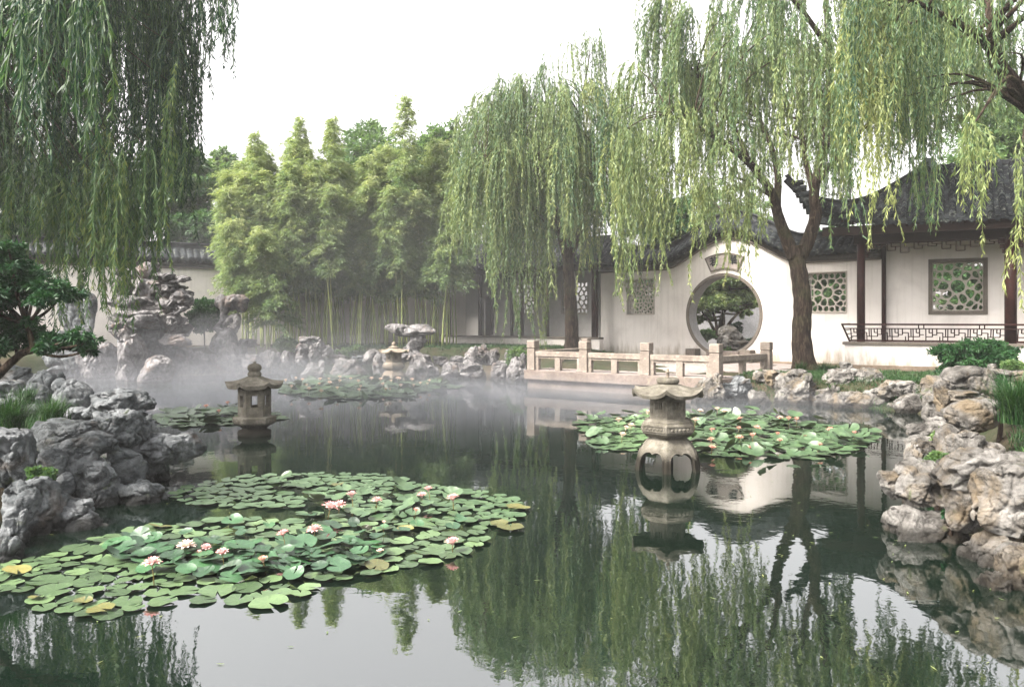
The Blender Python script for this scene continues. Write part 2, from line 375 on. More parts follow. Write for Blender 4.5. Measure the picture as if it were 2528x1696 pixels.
# ================================================================ SETTING: ground, water, haze
SHORE = [(4.6,-9),(4.3,3.6),(4.15,5.2),(3.95,6.6),(4.1,8.0),(5.0,9.3),(6.2,11.5),(7.4,14.0),(8.6,16.4),(8.0,17.6),(6.9,18.6),(5.6,19.6),
         (5.1,20.3),(0.6,23.8),(0.2,26.6),(-1.2,28.4),(-4.0,28.9),(-8.5,29.0),(-13,27.6),(-16,24),(-15,19),(-11.5,15.2),(-8.0,13.2),
         (-6.0,11.6),(-4.9,10.3),(-4.5,9.2),(-4.8,8.2),(-4.9,7.2),(-4.6,5.5),(-5.2,2.5),(-6,-9)]
def poly_sd(px, py, poly):
    d = np.full(px.shape, 1e9); ins = np.zeros(px.shape, dtype=bool); n = len(poly)
    for i in range(n):
        ax, ay = poly[i]; bx, by = poly[(i+1) % n]; ex, ey = bx-ax, by-ay
        t = np.clip(((px-ax)*ex + (py-ay)*ey) / (ex*ex+ey*ey), 0, 1)
        d = np.minimum(d, np.hypot(px-ax-t*ex, py-ay-t*ey))
        c = ((ay > py) != (by > py)) & (px < (bx-ax)*(py-ay)/(by-ay+1e-12)+ax); ins ^= c
    return np.where(ins, -d, d)
def smooth01(x): x = np.clip(x, 0, 1); return x*x*(3-2*x)
def ground_z(x, y):
    x = np.asarray(x, dtype=float); y = np.asarray(y, dtype=float)
    s = poly_sd(x, y, SHORE)
    top = 0.62 + 0.33 * smooth01((y - 22) / 7) * smooth01((5.5 - x) / 4) + 0.12 * smooth01((10-y)/4)
    top = top - 0.12 * smooth01((x - 3) / 2) * smooth01((y - 20) / 3)
    z = np.where(s < 0, np.maximum(-0.9, -0.15 + s*0.8), -0.15 + (top + 0.15) * smooth01((s) / 0.9))
    P = np.stack([x*0.9, y*0.9, np.zeros_like(x)], -1)
    return z + 0.06 * pn(P, 3) * smooth01(s / 1.0) + 0.02 * pn(P*3, 4) * smooth01(s)
def build_ground():
    a = np.concatenate([np.array([-140, -100, -60, -35, -24]), np.arange(-20, 20.01, 0.22), np.array([24, 35, 60, 100, 140])])
    b = np.concatenate([np.array([-60, -40, -20]), np.arange(-10, 46.01, 0.24), np.array([52, 60, 80, 110, 150])])
    X, Y = np.meshgrid(a, b, indexing='ij'); Z = ground_z(X, Y)
    V = np.stack([X, Y, Z], -1).reshape(-1, 3); n, m = X.shape
    i = np.arange(n*m).reshape(n, m)
    q = np.stack([i[:-1, :-1], i[1:, :-1], i[1:, 1:], i[:-1, 1:]], -1).reshape(-1, 4)
    mt, nt, p = mat_new('garden_soil'); v = coords(nt)
    n1 = noise(nt, v, 0.8, 8, 0.65); n2 = noise(nt, v, 14, 8, 0.7)
    c = ramp(nt, n1.outputs[0], [(0.35, (0.022, 0.034, 0.013)), (0.5, (0.035, 0.036, 0.02)), (0.65, (0.065, 0.05, 0.033))]).outputs[0]
    c = mixc(nt, 0.6, c, ramp(nt, n2.outputs[0], [(0.3, (0.5,)*3), (0.7, (1.2,)*3)]).outputs[0], 'MULTIPLY')
    nt.links.new(c, p.inputs['Base Color']); p.inputs['Roughness'].default_value = 0.95
    nt.links.new(bump(nt, n2.outputs[0], 0.8, 0.05), p.inputs['Normal'])
    struct(mobj('ground', np_mesh('ground', V, [q], mt, True)))
build_ground()
def build_water():
    m, nt, p = mat_new('pond_water'); v = coords(nt)
    p.inputs['Roughness'].default_value = 0.6
    n0 = noise(nt, v, 0.5, 3)
    nt.links.new(ramp(nt, n0.outputs[0], [(0.35, (0.0018, 0.0052, 0.0032)), (0.65, (0.0032, 0.0078, 0.0046))]).outputs[0], p.inputs['Base Color'])
    p.inputs['Specular IOR Level'].default_value = 0.0
    g = nd(nt, 'ShaderNodeBsdfGlossy', Roughness=0.012); g.inputs[0].default_value = (0.97, 0.98, 1.0, 1)
    fr = nd(nt, 'ShaderNodeFresnel', IOR=3.3)
    n1 = noise(nt, v, 2.6, 3, 0.5, 0.4); n2 = noise(nt, v, 9.0, 3, 0.5, 0.3)
    b1 = bump(nt, n1.outputs[0], 0.05, 0.03); b2 = bump(nt, n2.outputs[0], 0.03, 0.01, b1)
    nt.links.new(b2, g.inputs['Normal'])
    mx = nt.nodes.new('ShaderNodeMixShader'); nt.links.new(fr.outputs[0], mx.inputs[0])
    nt.links.new(p.outputs[0], mx.inputs[1]); nt.links.new(g.outputs[0], mx.inputs[2])
    nt.links.new(mx.outputs[0], nt.nodes['Material Output'].inputs[0])
    me = bpy.data.meshes.new('water'); me.from_pydata([(-20, -12, 0), (16, -12, 0), (16, 33, 0), (-20, 33, 0)], [], [(0, 1, 2, 3)])
    me.materials.append(m); struct(mobj('water', me))
build_water()
def m_volume(name, dens, col=(0.98, 0.985, 1.0), aniso=0.2):
    m = bpy.data.materials.new(name); m.use_nodes = True; nt = m.node_tree; nt.nodes.clear()
    v = nt.nodes.new('ShaderNodeVolumePrincipled'); v.inputs['Density'].default_value = dens
    v.inputs['Color'].default_value = (*col, 1); v.inputs['Anisotropy'].default_value = aniso
    o = nt.nodes.new('ShaderNodeOutputMaterial'); nt.links.new(v.outputs[0], o.inputs['Volume'])
    m.cycles.homogeneous_volume = True
    return m
def build_haze():
    b = MB().box(-150, 150, -70, 160, -2.0, 14.6)
    o = b.build('haze', m_volume('haze_air', HAZE)); tag(o, kind='stuff')
build_haze()
def mist_blob(cx, cy, cz, rx, ry, rz, dens, seed):
    n, m = 28, 16; V = []; 
    th = np.linspace(0, 2*np.pi, n, endpoint=False); ph = np.linspace(-np.pi/2, np.pi/2, m)
    T, P = np.meshgrid(th, ph, indexing='ij')
    D = np.stack([np.cos(T)*np.cos(P), np.sin(T)*np.cos(P), np.sin(P)], -1)
    r = 1 + 0.38 * fbm(D * 1.6 + seed * 7.3, 3, seed)
    V = D * r[..., None] * np.array([rx, ry, rz]) + np.array([cx, cy, cz])
    i = np.arange(n*m).reshape(n, m)
    q = np.stack([i, np.roll(i, -1, 0)], -1)
    f = np.stack([q[:, :-1, 0], q[:, :-1, 1], q[:, 1:, 1], q[:, 1:, 0]], -1).reshape(-1, 4)
    o = mobj('mist', np_mesh('mist', V.reshape(-1, 3), [f], m_volume('mist_air', dens, (0.36, 0.375, 0.41)), True)); tag(o, kind='stuff')
for k, a in enumerate(MISTS): mist_blob(*a[:6], a[6], k)
# ================================================================ BUILDINGS AND WALLS
def circ(cx, cz, r, n=48, a0=0.0): return [(cx + r*math.cos(a0+2*math.pi*k/n), cz + r*math.sin(a0+2*math.pi*k/n)) for k in range(n)]
def rect(x0, x1, z0, z1): return [(x0, z0), (x1, z0), (x1, z1), (x0, z1)]
def coping(parent, u0, u1, hf, t, band_h=0.27, step=0.025, tile_w=0.24):
    "band, moulding, two-sided tiles and ridge following the wall top hf(u)"
    U = np.arange(u0, u1 + 1e-6, step); H = np.array([hf(u) for u in U]); n = len(U)
    def sweep(sec, name, mat, disp=None, smooth=False):
        S = np.array(sec); m = len(S); V = np.zeros((n, m, 3)); V[..., 0] = U[:, None]; V[..., 1] = S[None, :, 0]; V[..., 2] = S[None, :, 1] + H[:, None]
        if disp is not None: V[..., 2] += disp(U[:, None], np.arange(m)[None, :])
        i = np.arange(n*m).reshape(n, m); j = np.roll(i, -1, 1)
        q = np.stack([i[:-1], i[1:], j[1:], j[:-1]], -1).reshape(-1, 4)
        c0 = i[0][None, :]; c1 = i[-1][None, ::-1]
        return mobj(name, np_mesh(name, V.reshape(-1, 3), [q, c0, c1], mat, smooth), parent)
    y = t/2
    sweep([(-y-.05, 0.03), (y+.05, 0.03), (y+.05, band_h), (-y-.05, band_h)], 'plaster_band', M['band'])
    sweep([(-y-.10, -0.02), (y+.10, -0.02), (y+.10, 0.035), (-y-.10, 0.035)], 'moulding', M['frame'])
    # tiles: closed section, the two upper slopes carry barrel tiles in overlapping courses
    k = 10; out = y + 0.34
    top = [(-out + (out-.13)*a/k, band_h + .06 + (.36)*a/k) for a in range(k+1)]
    top += [(-p[0], p[1]) for p in top[::-1]]
    sec = top + [(out, band_h + .0), (-out, band_h + .0)]
    mt = len(top)
    def d(u, j):
        b = np.abs(np.cos(np.pi*u/tile_w)); b = np.sqrt(b) * 0.075
        s = np.minimum(j, mt-1-j) ; saw = 0.028 * (1 - (s*0.34 % 1.0))
        lip = -0.06*np.abs(np.sin(np.pi*u/tile_w))**2
        return np.where(j < mt, b + saw, lip)
    sweep(sec, 'tile_course', M['tile'], d)
    z = band_h + .38
    sweep([(-.15, z), (.15, z), (.15, z+.10), (.11, z+.13), (.11, z+.28), (.15, z+.30), (.15, z+.35), (-.15, z+.35), (-.15, z+.30), (-.11, z+.28), (-.11, z+.13), (-.15, z+.10)], 'ridge', M['ridge'])

def voronoi_cells(x0, x1, z0, z1, pts):
    cells = []
    for i, p in enumerate(pts):
        poly = [(x0, z0), (x1, z0), (x1, z1), (x0, z1)]
        for j, q in enumerate(pts):
            if i == j: continue
            mx, mz = (p[0]+q[0])/2, (p[1]+q[1])/2; nx, nz = q[0]-p[0], q[1]-p[1]; out = []
            for a in range(len(poly)):
                A, B = poly[a], poly[(a+1) % len(poly)]
                da = (A[0]-mx)*nx+(A[1]-mz)*nz; db = (B[0]-mx)*nx+(B[1]-mz)*nz
                if da <= 0: out.append(A)
                if (da < 0) != (db < 0) and abs(da-db) > 1e-9:
                    t = da/(da-db); out.append((A[0]+(B[0]-A[0])*t, A[1]+(B[1]-A[1])*t))
            poly = out
            if len(poly) < 3: break
        if len(poly) >= 3: cells.append(poly)
    return cells
def shrink_round(poly, bar, rnd=0.35):
    "inset a convex cell and round its corners"
    n = len(poly); cx = sum(p[0] for p in poly)/n; cz = sum(p[1] for p in poly)/n
    A = 0.5*abs(sum(poly[i][0]*poly[(i+1) % n][1]-poly[(i+1) % n][0]*poly[i][1] for i in range(n))); r = math.sqrt(A/math.pi)
    k = 1 - bar/(2*max(r, 1e-4))*1.15
    if k < 0.25: return None
    P = [(cx+(p[0]-cx)*k, cz+(p[1]-cz)*k) for p in poly]; out = []
    for i in range(n):
        a, b, c = P[i-1], P[i], P[(i+1) % n]
        out.append((b[0]+(a[0]-b[0])*rnd, b[1]+(a[1]-b[1])*rnd)); out.append((b[0]*.7+(a[0]+c[0])*.15, b[1]*.7+(a[1]+c[1])*.15)); out.append((b[0]+(c[0]-b[0])*rnd, b[1]+(c[1]-b[1])*rnd))
    # drop doubled points
    res = []
    for p in out:
        if not res or math.hypot(p[0]-res[-1][0], p[1]-res[-1][1]) > 1e-3: res.append(p)
    if math.hypot(res[0][0]-res[-1][0], res[0][1]-res[-1][1]) < 1e-3: res.pop()
    return res if len(res) > 2 else None
def lattice_window(parent, x0, x1, z0, z1, y, style, seed=1, depth=0.07, wall_t=0.4, fr=0.03, front=None):
    rnd = random.Random(seed); fy = y if front is None else front
    w = MB().plate(rect(x0-fr, x1+fr, z0-fr, z1+fr), [rect(x0, x1, z0, z1)], fy-0.035, fy+0.10).build('window', M['frame'] if fr > .08 else M['lattice'], parent)
    cx, cz = (x0+x1)/2, (z0+z1)/2; wd, ht = x1-x0, z1-z0; pts = []
    if style == 'crackle':
        n = 9
        for i in range(n):
            for j in range(n): pts.append((x0+(i+.5+rnd.uniform(-.42, .42))*wd/n, z0+(j+.5+rnd.uniform(-.42, .42))*ht/n))
        bar = 0.034
    elif style == 'begonia':
        pts.append((cx, cz))
        for k in range(10): t = 2*math.pi*k/10; pts.append((cx+.285*wd*math.cos(t), cz+.285*ht*math.sin(t)))
        for i in range(7):
            for j in range(7):
                px, pz = x0+(i+.5+(.5 if j % 2 else 0)-.25)*wd/7, z0+(j+.5)*ht/7
                if math.hypot((px-cx)/wd, (pz-cz)/ht) > .385: pts.append((px, pz))
        bar = 0.034
    else:
        pts.append((cx, cz+.02))
        for rr, m, o in ((0.31, 9, .3), (0.44, 13, .1), (.56, 18, .4)):
            for k in range(m): a = 2*math.pi*(k+o+rnd.uniform(-.2, .2))/m; pts.append((cx+rr*wd*math.cos(a)*rnd.uniform(.92, 1.08), cz+rr*ht*math.sin(a)*rnd.uniform(.92, 1.08)))
        for sx in (-1, 1):
            for sz in (-1, 1): pts += [(cx+sx*.45*wd, cz+sz*.45*ht)]
        bar = 0.046
    holes = [h for h in (shrink_round(c, bar) for c in voronoi_cells(x0, x1, z0, z1, pts)) if h]
    MB().plate(rect(x0+.001, x1-.001, z0+.001, z1-.001), holes, y+wall_t*0.30, y+wall_t*0.30+depth).build('lattice', M['lattice'], w)
    return w

# ---- moon gate wall
GW = (4.27, 31.3); GA = rad(-43)
gate_wall = thing('moon_gate_wall', 'white garden wall with a round moon gate under an arched tiled coping', 'wall', (GW[0], GW[1], 0), GA)
def gh(u):
    t = (u - 4.80) / 2.62
    return 3.85 + (0.98 * (0.5 + 0.5 * math.cos(math.pi * t))**0.85 if abs(t) < 1 else 0.0)
U0, U1, GT = -0.78, 9.86, 0.5
gtop = [(U0 + (U1-U0)*k/160, gh(U0 + (U1-U0)*k/160)) for k in range(161)]
gcx, gcz, gr = 4.55, 2.16, 1.38
w1 = (.50, 1.70, 2.21, 3.52); w2 = (7.5, 8.8, 2.24, 3.50)
# the doorway ring is cut open at the threshold
MB().plate([(U0, 0.2), (U1, 0.2)] + gtop[::-1], [circ(gcx, gcz, gr, 72, 0.01), rect(w1[0], w1[1], w1[2], w1[3]), rect(w2[0], w2[1], w2[2], w2[3])], -GT/2, GT/2).build('wall_panel', M['plaster'], gate_wall)
MB().plate(circ(gcx, gcz, gr+.09, 72, .01), [circ(gcx, gcz, gr-.012, 72, .01)], -GT/2-.035, -GT/2+.02).build('door_ring', M['frame'], gate_wall, bevel=.008)
MB().plate(circ(gcx, gcz, gr+.003, 72, .01), [circ(gcx, gcz, gr-.03, 72, .01)], -GT/2+.02, GT/2+.02).build('jamb_lining', m_plain('jamb_grey', (0.36, 0.35, 0.345), .85, .1), gate_wall, smooth=False)
MB().box(gcx-.62, gcx+.62, -GT/2-.08, GT/2+.08, 0.5, 0.885).build('threshold', M['granite_step'], gate_wall, bevel=.01)
lattice_window(gate_wall, *w1, -GT/2, 'crackle', 3, wall_t=GT)
lattice_window(gate_wall, *w2, -GT/2, 'begonia', 4, wall_t=GT)
MB().box(U0, U1, -GT/2-.05, GT/2+.05, 0.2, 0.60).build('plinth', M['plinth'], gate_wall, bevel=.01)
coping(gate_wall, U0-.05, U1, gh, GT)
# fan-shaped name plaque above the gate
pc = (gcx+0.05, 2.57); a0, a1 = rad(90-25), rad(90+25); r0, r1 = 1.22, 1.77
fan = [(pc[0]+r1*math.cos(a0+(a1-a0)*k/14), pc[1]+r1*math.sin(a0+(a1-a0)*k/14)) for k in range(15)] + [(pc[0]+r0*math.cos(a1-(a1-a0)*k/14), pc[1]+r0*math.sin(a1-(a1-a0)*k/14)) for k in range(15)]
def scale2(P, c, s): return [(c[0]+(p[0]-c[0])*s, c[1]+(p[1]-c[1])*s) for p in P]
fc = (pc[0], pc[1]+(r0+r1)/2-.02)
pl = MB().plate(fan, [], -GT/2-.035, -GT/2+.02).build('name_plaque', m_plain('plaque_stone', (0.38, 0.335, 0.31), .85, .12), gate_wall)
fin = [(fc[0]+(p[0]-fc[0])*.94, fc[1]+(p[1]-fc[1])*.87) for p in fan]
MB().plate(fan, [fin], -GT/2-.065, -GT/2-.036).build('plaque_border', M['frame'], pl)
def glyph(ch, u, z, size, rot, parent):
    cu = bpy.data.curves.new('inscription', 'FONT'); cu.body = ch; cu.size = size; cu.extrude = 0.008; cu.align_x = 'CENTER'; cu.offset = 0.006
    o = bpy.data.objects.new('t', cu); COL.objects.link(o); bpy.context.view_layer.update()
    me = bpy.data.meshes.new_from_object(o.evaluated_get(bpy.context.evaluated_depsgraph_get())); bpy.data.objects.remove(o)
    me.materials.clear(); me.materials.append(M['ridge']); me.name = 'inscription'
    q = mobj('inscription', me, parent); q.location = (u, -GT/2-.046, z); q.rotation_euler = (rad(90), rot, 0)
glyph('\u82e5', pc[0]-.37, 3.93, .34, rad(-8), pl); glyph('\u83ef', pc[0]+.33, 3.95, .34, rad(8), pl)
# square drum stones beside the threshold
def drum(u, label):
    c, s = math.cos(GA), math.sin(GA)
    t = thing('door_stone', label, 'door stone', (GW[0]+c*u+s*(GT/2+.26), GW[1]+s*u-c*(GT/2+.26), 0.52), GA, 'carved door stones by the moon gate')
    MB().box(-.19, .19, -.2, .2, 0, .44).build('block', M['frame'], t, bevel=.015)
    MB().plate(rect(-.13, .13, .09, .35), [rect(-.10, .10, .12, .32)], -.218, -.2).build('carved_frame', M['granite_step'], t)
    MB().lathe([(.045, -.222), (.03, -.235)], 12).build('boss', M['granite_step'], t).matrix_local = Matrix.Translation((0, 0, .22)) @ Matrix.Rotation(rad(90), 4, 'X') @ Matrix.Translation((0, 0, 0.44))
drum(gcx-1.05, 'square grey carved stone at the left foot of the moon gate')
drum(gcx+1.05, 'square grey carved stone at the right foot of the moon gate')

# ---- white wall along the back left
LA = math.atan2(10.0, 17.5); lw = thing('garden_wall', 'long white garden wall with dark tiled coping behind the rockery and bamboo', 'wall', (-20.5, 26.5, 0), LA)
LL = 21.8
MB().box(0, LL, -.2, .2, .2, 3.98).build('wall_panel', M['plaster'], lw)
MB().box(0, LL, -.25, .25, .2, 1.0).build('plinth', M['plinth'], lw)
coping(lw, 0, LL, lambda u: 3.98, .4)

# ---- covered corridor between the bamboo and the gate wall
CO = (-2.9, 35.4); CA = math.atan2(-4.6, 6.2)
cor = thing('covered_corridor', 'covered corridor with dark tiled roof and thin columns behind the middle willow', 'corridor', (CO[0], CO[1], 0), CA)
CL = 7.9
arch = [(.72, .4), (1.32, .4)] + [(1.02+.30*math.cos(math.pi*k/12), 2.75+.32*math.sin(math.pi*k/12)) for k in range(13)]
MB().plate([(-1.6, .3), (CL-.3, .3), (CL-.3, 4.6), (-1.6, 4.6)], [arch, rect(2.55, 3.65, 2.25, 3.55), rect(5.1, 6.35, 2.25, 3.55)], 1.55, 1.8).build('back_wall', m_plain('corridor_plaster', (.56, .545, .53), .9, .06), cor)
lattice_window(cor, 2.55, 3.65, 2.25, 3.55, 1.55, 'begonia', 8, wall_t=.25)
lattice_window(cor, 5.1, 6.35, 2.25, 3.55, 1.55, 'begonia', 9, wall_t=.25)
MB().box(.72, 1.32, 1.83, 1.86, .4, 3.1).build('doorway_shade_panel', M['beam'], cor)  # dark sheet behind the arch, standing in for the shade inside the opening
MB().box(-.2, CL, -.14, .14, .3, 1.24).build('low_wall', M['plaster'], cor)
MB().box(-.25, CL, -.19, .19, 1.24, 1.32).build('sill', M['frame'], cor, bevel=.01)
for u in (.15, 1.9, 4.13, 5.39, 7.55): MB().tube([(u, 0, 1.32), (u, 0, 4.15)], [.085, .08], 14).build('column', M['wood'], cor, smooth=True)
for u in (1.5, 2.6, 6.9): MB().tube([(u, 1.35, .6), (u, 1.35, 4.3)], [.075, .07], 12).build('column', M['wood'], cor, smooth=True)
MB().box(-1.2, CL, -.09, .09, 3.92, 4.2).build('beam', M['beam'], cor)
MB().box(-1.6, CL, -.3, 1.9, 4.21, 4.24).build('soffit', M['beam'], cor)

def tile_roof(name, parent, rows_u, path, tile_w, mat, h=.065, course=.20, cap=True, lip=.028):
    """barrel tiles: for each row at u, path(u) gives (v0,z0)->(v1,z1) sampled list of (u,v,z) from eave to ridge"""
    V = []; Fq = []; na = 7
    for u in rows_u:
        P = path(u)
        if len(P) < 2: continue
        P = np.array(P); seg = np.linalg.norm(np.diff(P, axis=0), axis=1); L = seg.sum()
        if L < .1: continue
        nc = max(1, int(L/course)); cum = np.concatenate([[0], np.cumsum(seg)]); jit = RNG.normal(0, .006)
        for c in range(nc):
            a, b = L*c/nc, min(L, L*(c+1.35)/nc)
            pa = np.array([np.interp(a, cum, P[:, k]) for k in range(3)]); pb = np.array([np.interp(b, cum, P[:, k]) for k in range(3)])
            jj = RNG.normal(0, .006); 
            for (p, lift, rr) in ((pa, lip+jj, 1.08), (pb, 0.0, .92)):
                for k in range(na):
                    t = math.pi*k/(na-1); V.append((p[0]+jit+math.cos(t)*tile_w*.30*rr, p[1], p[2]+lift+math.sin(t)*h*rr*1.2))
            o = len(V)-2*na
            for k in range(na-1): Fq.append((o+k, o+k+1, o+na+k+1, o+na+k))
            # thin front lip of the course, closed
            base = len(V)
            for k in range(na):
                t = math.pi*k/(na-1); V.append((pa[0]+jit+math.cos(t)*tile_w*.30*.82, pa[1], pa[2]+lip+jj+math.sin(t)*h*.95-.018))
            for k in range(na-1): Fq.append((o+k+1, o+k, base+k, base+k+1))
            # concave pan tile between the rows
            ob = len(V)
            for (p, lift) in ((pa, .012+jj), (pb, -.006)):
                for k in range(5):
                    s = -1 + k*.5; V.append((p[0]+tile_w*.5+s*tile_w*.30, p[1], p[2]+lift+.045*(s*s)-.012))
            for k in range(4): Fq.append((ob+k+1, ob+k, ob+5+k, ob+5+k+1))
        # eave disc of the barrel and hanging drip of the pan
        p = P[0]; o = len(V); V.append((p[0]+jit, p[1]-.012, p[2]+.035))
        for k in range(12):
            t = 2*math.pi*k/12; V.append((p[0]+jit+math.cos(t)*tile_w*.33, p[1]-.012, p[2]+.035+math.sin(t)*tile_w*.33))
        for k in range(12): Fq.append((o, o+1+k, o+1+(k+1) % 12, o))
        o = len(V); q = [(-.36, .02), (-.30, -.045), (-.12, -.10), (0, -.125), (.12, -.10), (.30, -.045), (.36, .02), (0, -.02)]
        for (a, b) in q: V.append((p[0]+tile_w*.5+a*tile_w, p[1]-.005, p[2]+b))
        for k in range(6): Fq.append((o+7, o+k, o+k+1, o+7))
    V = np.array(V); fq = np.array(Fq); tri = fq[fq[:, 0] == fq[:, 3]][:, :3]; qd = fq[fq[:, 0] != fq[:, 3]]
    return mobj(name, np_mesh(name, V, [qd, tri] if len(tri) else [qd], mat), parent)
def slope(u, v0, z0, v1, z1, sag=.12, n=7):
    return [(u, v0+(v1-v0)*k/n, z0+(z1-z0)*((k/n)-sag*math.sin(math.pi*k/n))) for k in range(n+1)]
tile_roof('roof_tiles', cor, np.arange(-1.5, CL+.15, .22), lambda u: slope(u, -.55, 4.18, .75, 5.05), .22, M['tile'])
MB().add([(-1.6, -.52, 4.15), (CL+.2, -.52, 4.15), (CL+.2, .75, 4.93), (-1.6, .75, 4.93), (CL+.2, 2.0, 4.15), (-1.6, 2.0, 4.15)], [(0, 1, 2, 3), (3, 2, 4, 5), (0, 5, 4, 1), (0, 3, 5), (1, 4, 2)]).build('roof_deck', M['tile'], cor)
MB().box(-1.6, CL+.2, .63, .87, 5.0, 5.32).build('ridge', M['ridge'], cor, bevel=.03)

# ---- fret patterns of straight bars
def fret(parent, name, x0, x1, z0, z1, y, n, mat, bar=.022, depth=.03, seed=1, tilt=0.0, open_bottom=False):
    "meander of straight bars in panels; tilt leans the screen outward at the top"
    mb = MB(); rnd = random.Random(seed); h = z1-z0
    def P(u, z): return (u, y - tilt*(z-z0)/h, z)
    wv = (x1-x0)/n
    def hb(a, b, z): mb.bar(P(a, z), P(b, z), depth, bar)
    def vb(u, a, b): mb.bar(P(u, a), P(u, b), bar, depth, (1, 0, 0))
    for k in range(n):
        a = x0+k*wv; m = k % 2
        za, zb, zc = z0+h*.33, z0+h*.66, z0+h*.5
        if open_bottom:
            dp = (.45, .75, 1.0, .65)[k % 4]; zt = z1-h*dp; zm = z1-h*dp*.5
            vb(a, zt, z1); hb(a, a+wv*.62, zt); vb(a+wv*.62, zt, zm); hb(a+wv*.3, a+wv, zm); vb(a+wv*.3, zm, z1)
        elif m == 0:
            vb(a, z0, z1); hb(a, a+wv*.6, za); vb(a+wv*.6, za, z1); hb(a+wv*.3, a+wv*.6, zb); vb(a+wv*.3, zb, z1) ; hb(a+wv*.6, a+wv, zc)
        else:
            vb(a, zc, z1); hb(a, a+wv*.55, zb); vb(a+wv*.55, z0, zb); vb(a+wv*.28, z0, za); hb(a+wv*.55, a+wv, za); vb(a+wv*.8, za, z1)
    return mb.build(name, mat, parent)

# ---- pavilion on the right
PO = (10.3, 23.5); PA = math.atan2(-.469, .883)
pav = thing('garden_pavilion', 'open waterside pavilion with upturned dark tiled roof and dark red columns', 'pavilion', (PO[0], PO[1], 0), PA)
PL = 8.5
pw = (1.86, 3.18, 2.26, 3.70)
MB().plate([(.50, .5), (PL, .5), (PL, 4.6), (.50, 4.6)], [rect(*pw)], 1.50, 1.80).build('back_wall', M['plaster'], pav)
lattice_window(pav, *pw, 1.50, 'flower', 6, wall_t=.3, fr=.11)
MB().box(-.42, PL, -.30, .10, .5, 1.27).build('low_wall', M['plaster'], pav)
MB().box(-.42, -.12, .10, 1.2, .5, 1.27).build('low_wall', M['plaster'], pav)
MB().box(-.48, PL, -.36, .16, 1.27, 1.345).build('sill', M['frame'], pav, bevel=.01)
MB().box(-.36, PL, -.36, .10, .2, .68).build('plinth', M['plinth'], pav, bevel=.01)
MB().box(-.36, PL, -.52, .10, .15, .45).build('plinth_step', M['plinth'], pav, bevel=.015)
MB().box(.1, PL, .1, 1.5, .4, .9).build('floor_slab', M['granite_step'], pav)
for (u, v, r) in ((0, 0, .115), (3.75, -.02, .15), (7.4, 0, .15)): MB().tube([(u, v, 1.345), (u, v, 4.3)], [r, r*.97], 20).build('column', M['wood'], pav, smooth=True)
for (u, v, r) in ((.50, 1.38, .10),): MB().tube([(u, v, .9), (u, v, 4.4)], [r, r], 18).build('column', M['wood'], pav, smooth=True)
MB().box(-.2, PL, -.10, .10, 4.22, 4.60).build('front_beam', M['beam'], pav, bevel=.01)
MB().box(-.10, .10, .1, 1.5, 4.22, 4.60).build('side_beam', M['beam'], pav)
MB().box(-1.0, PL, -.64, -.60, 4.44, 4.70).build('eave_board', M['beam'], pav)
MB().box(-.6, PL, -.60, 2.9, 4.62, 4.66).build('ceiling_boards', M['beam'], pav)
fret(pav, 'hanging_fretwork', .35, 3.5, 3.93, 4.21, -.02, 9, M['wood'], .022, .03, open_bottom=True)
MB().bar((.2, -.02, 4.21), (3.65, -.02, 4.21), .03, .03).build('fretwork_rail', M['wood'], pav)
fret(pav, 'hanging_fretwork', 3.95, 7.2, 3.93, 4.21, -.02, 9, M['wood'], .022, .03, open_bottom=True)
def bracket(u, sgn):
    mb = MB(); x = u + sgn*.13
    for k in range(3): mb.box(min(x, x+sgn*(.17-.05*k)), max(x, x+sgn*(.17-.05*k)), -.025, .025, 4.08-.13*k, 4.20-.13*k)
    mb.build('carved_bracket', M['wood'], pav, bevel=.02)
bracket(0, 1); bracket(3.75, -1); bracket(3.8, 1)
MB().box(.34, .42, 1.35, 1.41, 3.75, 4.2).build('carved_bracket', M['wood'], pav, bevel=.02)
fret(pav, 'side_fretwork', .12, .42, 3.75, 4.2, 1.38, 3, M['wood'], .02, .03)
# leaning back-rest rail
z0r, z1r, yl, tl = 1.37, 1.86, -.10, .34
def lean(z): return yl - tl*(z-z0r)/(z1r-z0r)
mb = MB(); mb.bar((-.50, lean(z1r), z1r), (PL, lean(z1r), z1r), .055, .05); mb.build('top_rail', M['wood'], pav, bevel=.006)
mb = MB(); mb.bar((-.44, lean(1.74), 1.74), (PL, lean(1.74), 1.74), .035, .03); mb.build('middle_rail', M['wood'], pav)
mb = MB(); mb.bar((-.32, lean(1.385), 1.385), (PL, lean(1.385), 1.385), .05, .055); mb.build('bottom_rail', M['wood'], pav)
def screen(x0, x1, n, sd): 
    o = fret(pav, 'fret_screen', x0, x1, 1.40, 1.74, lean(1.40), n, M['wood'], .026, .03, sd, tilt=tl*(.34/.49))
screen(-.25, 1.65, 7, 1); screen(1.70, 3.60, 7, 2); screen(3.90, 5.8, 7, 3)
mb = MB()
for u in (1.65, 1.52, 3.0, 3.12, 5.0, 5.12): mb.bar((u, lean(1.74), 1.74), (u, lean(1.86), 1.86), .03, .03, (1, 0, 0))
mb.build('rail_struts', M['wood'], pav)
mb = MB(); mb.bar((-.30, lean(1.36), 1.36), (-.48, lean(1.87), 1.87), .05, .05, (0, 1, 0))
for k in range(3): mb.bar((-.30-.05*k, lean(1.45+.12*k)+.02, 1.45+.12*k), (-.33-.03*k, 1.3, 1.45+.12*k), .025, .025)
mb.bar((-.44, lean(1.86), 1.86), (-.44, 1.4, 1.86), .05, .05); mb.build('end_rail', M['wood'], pav)
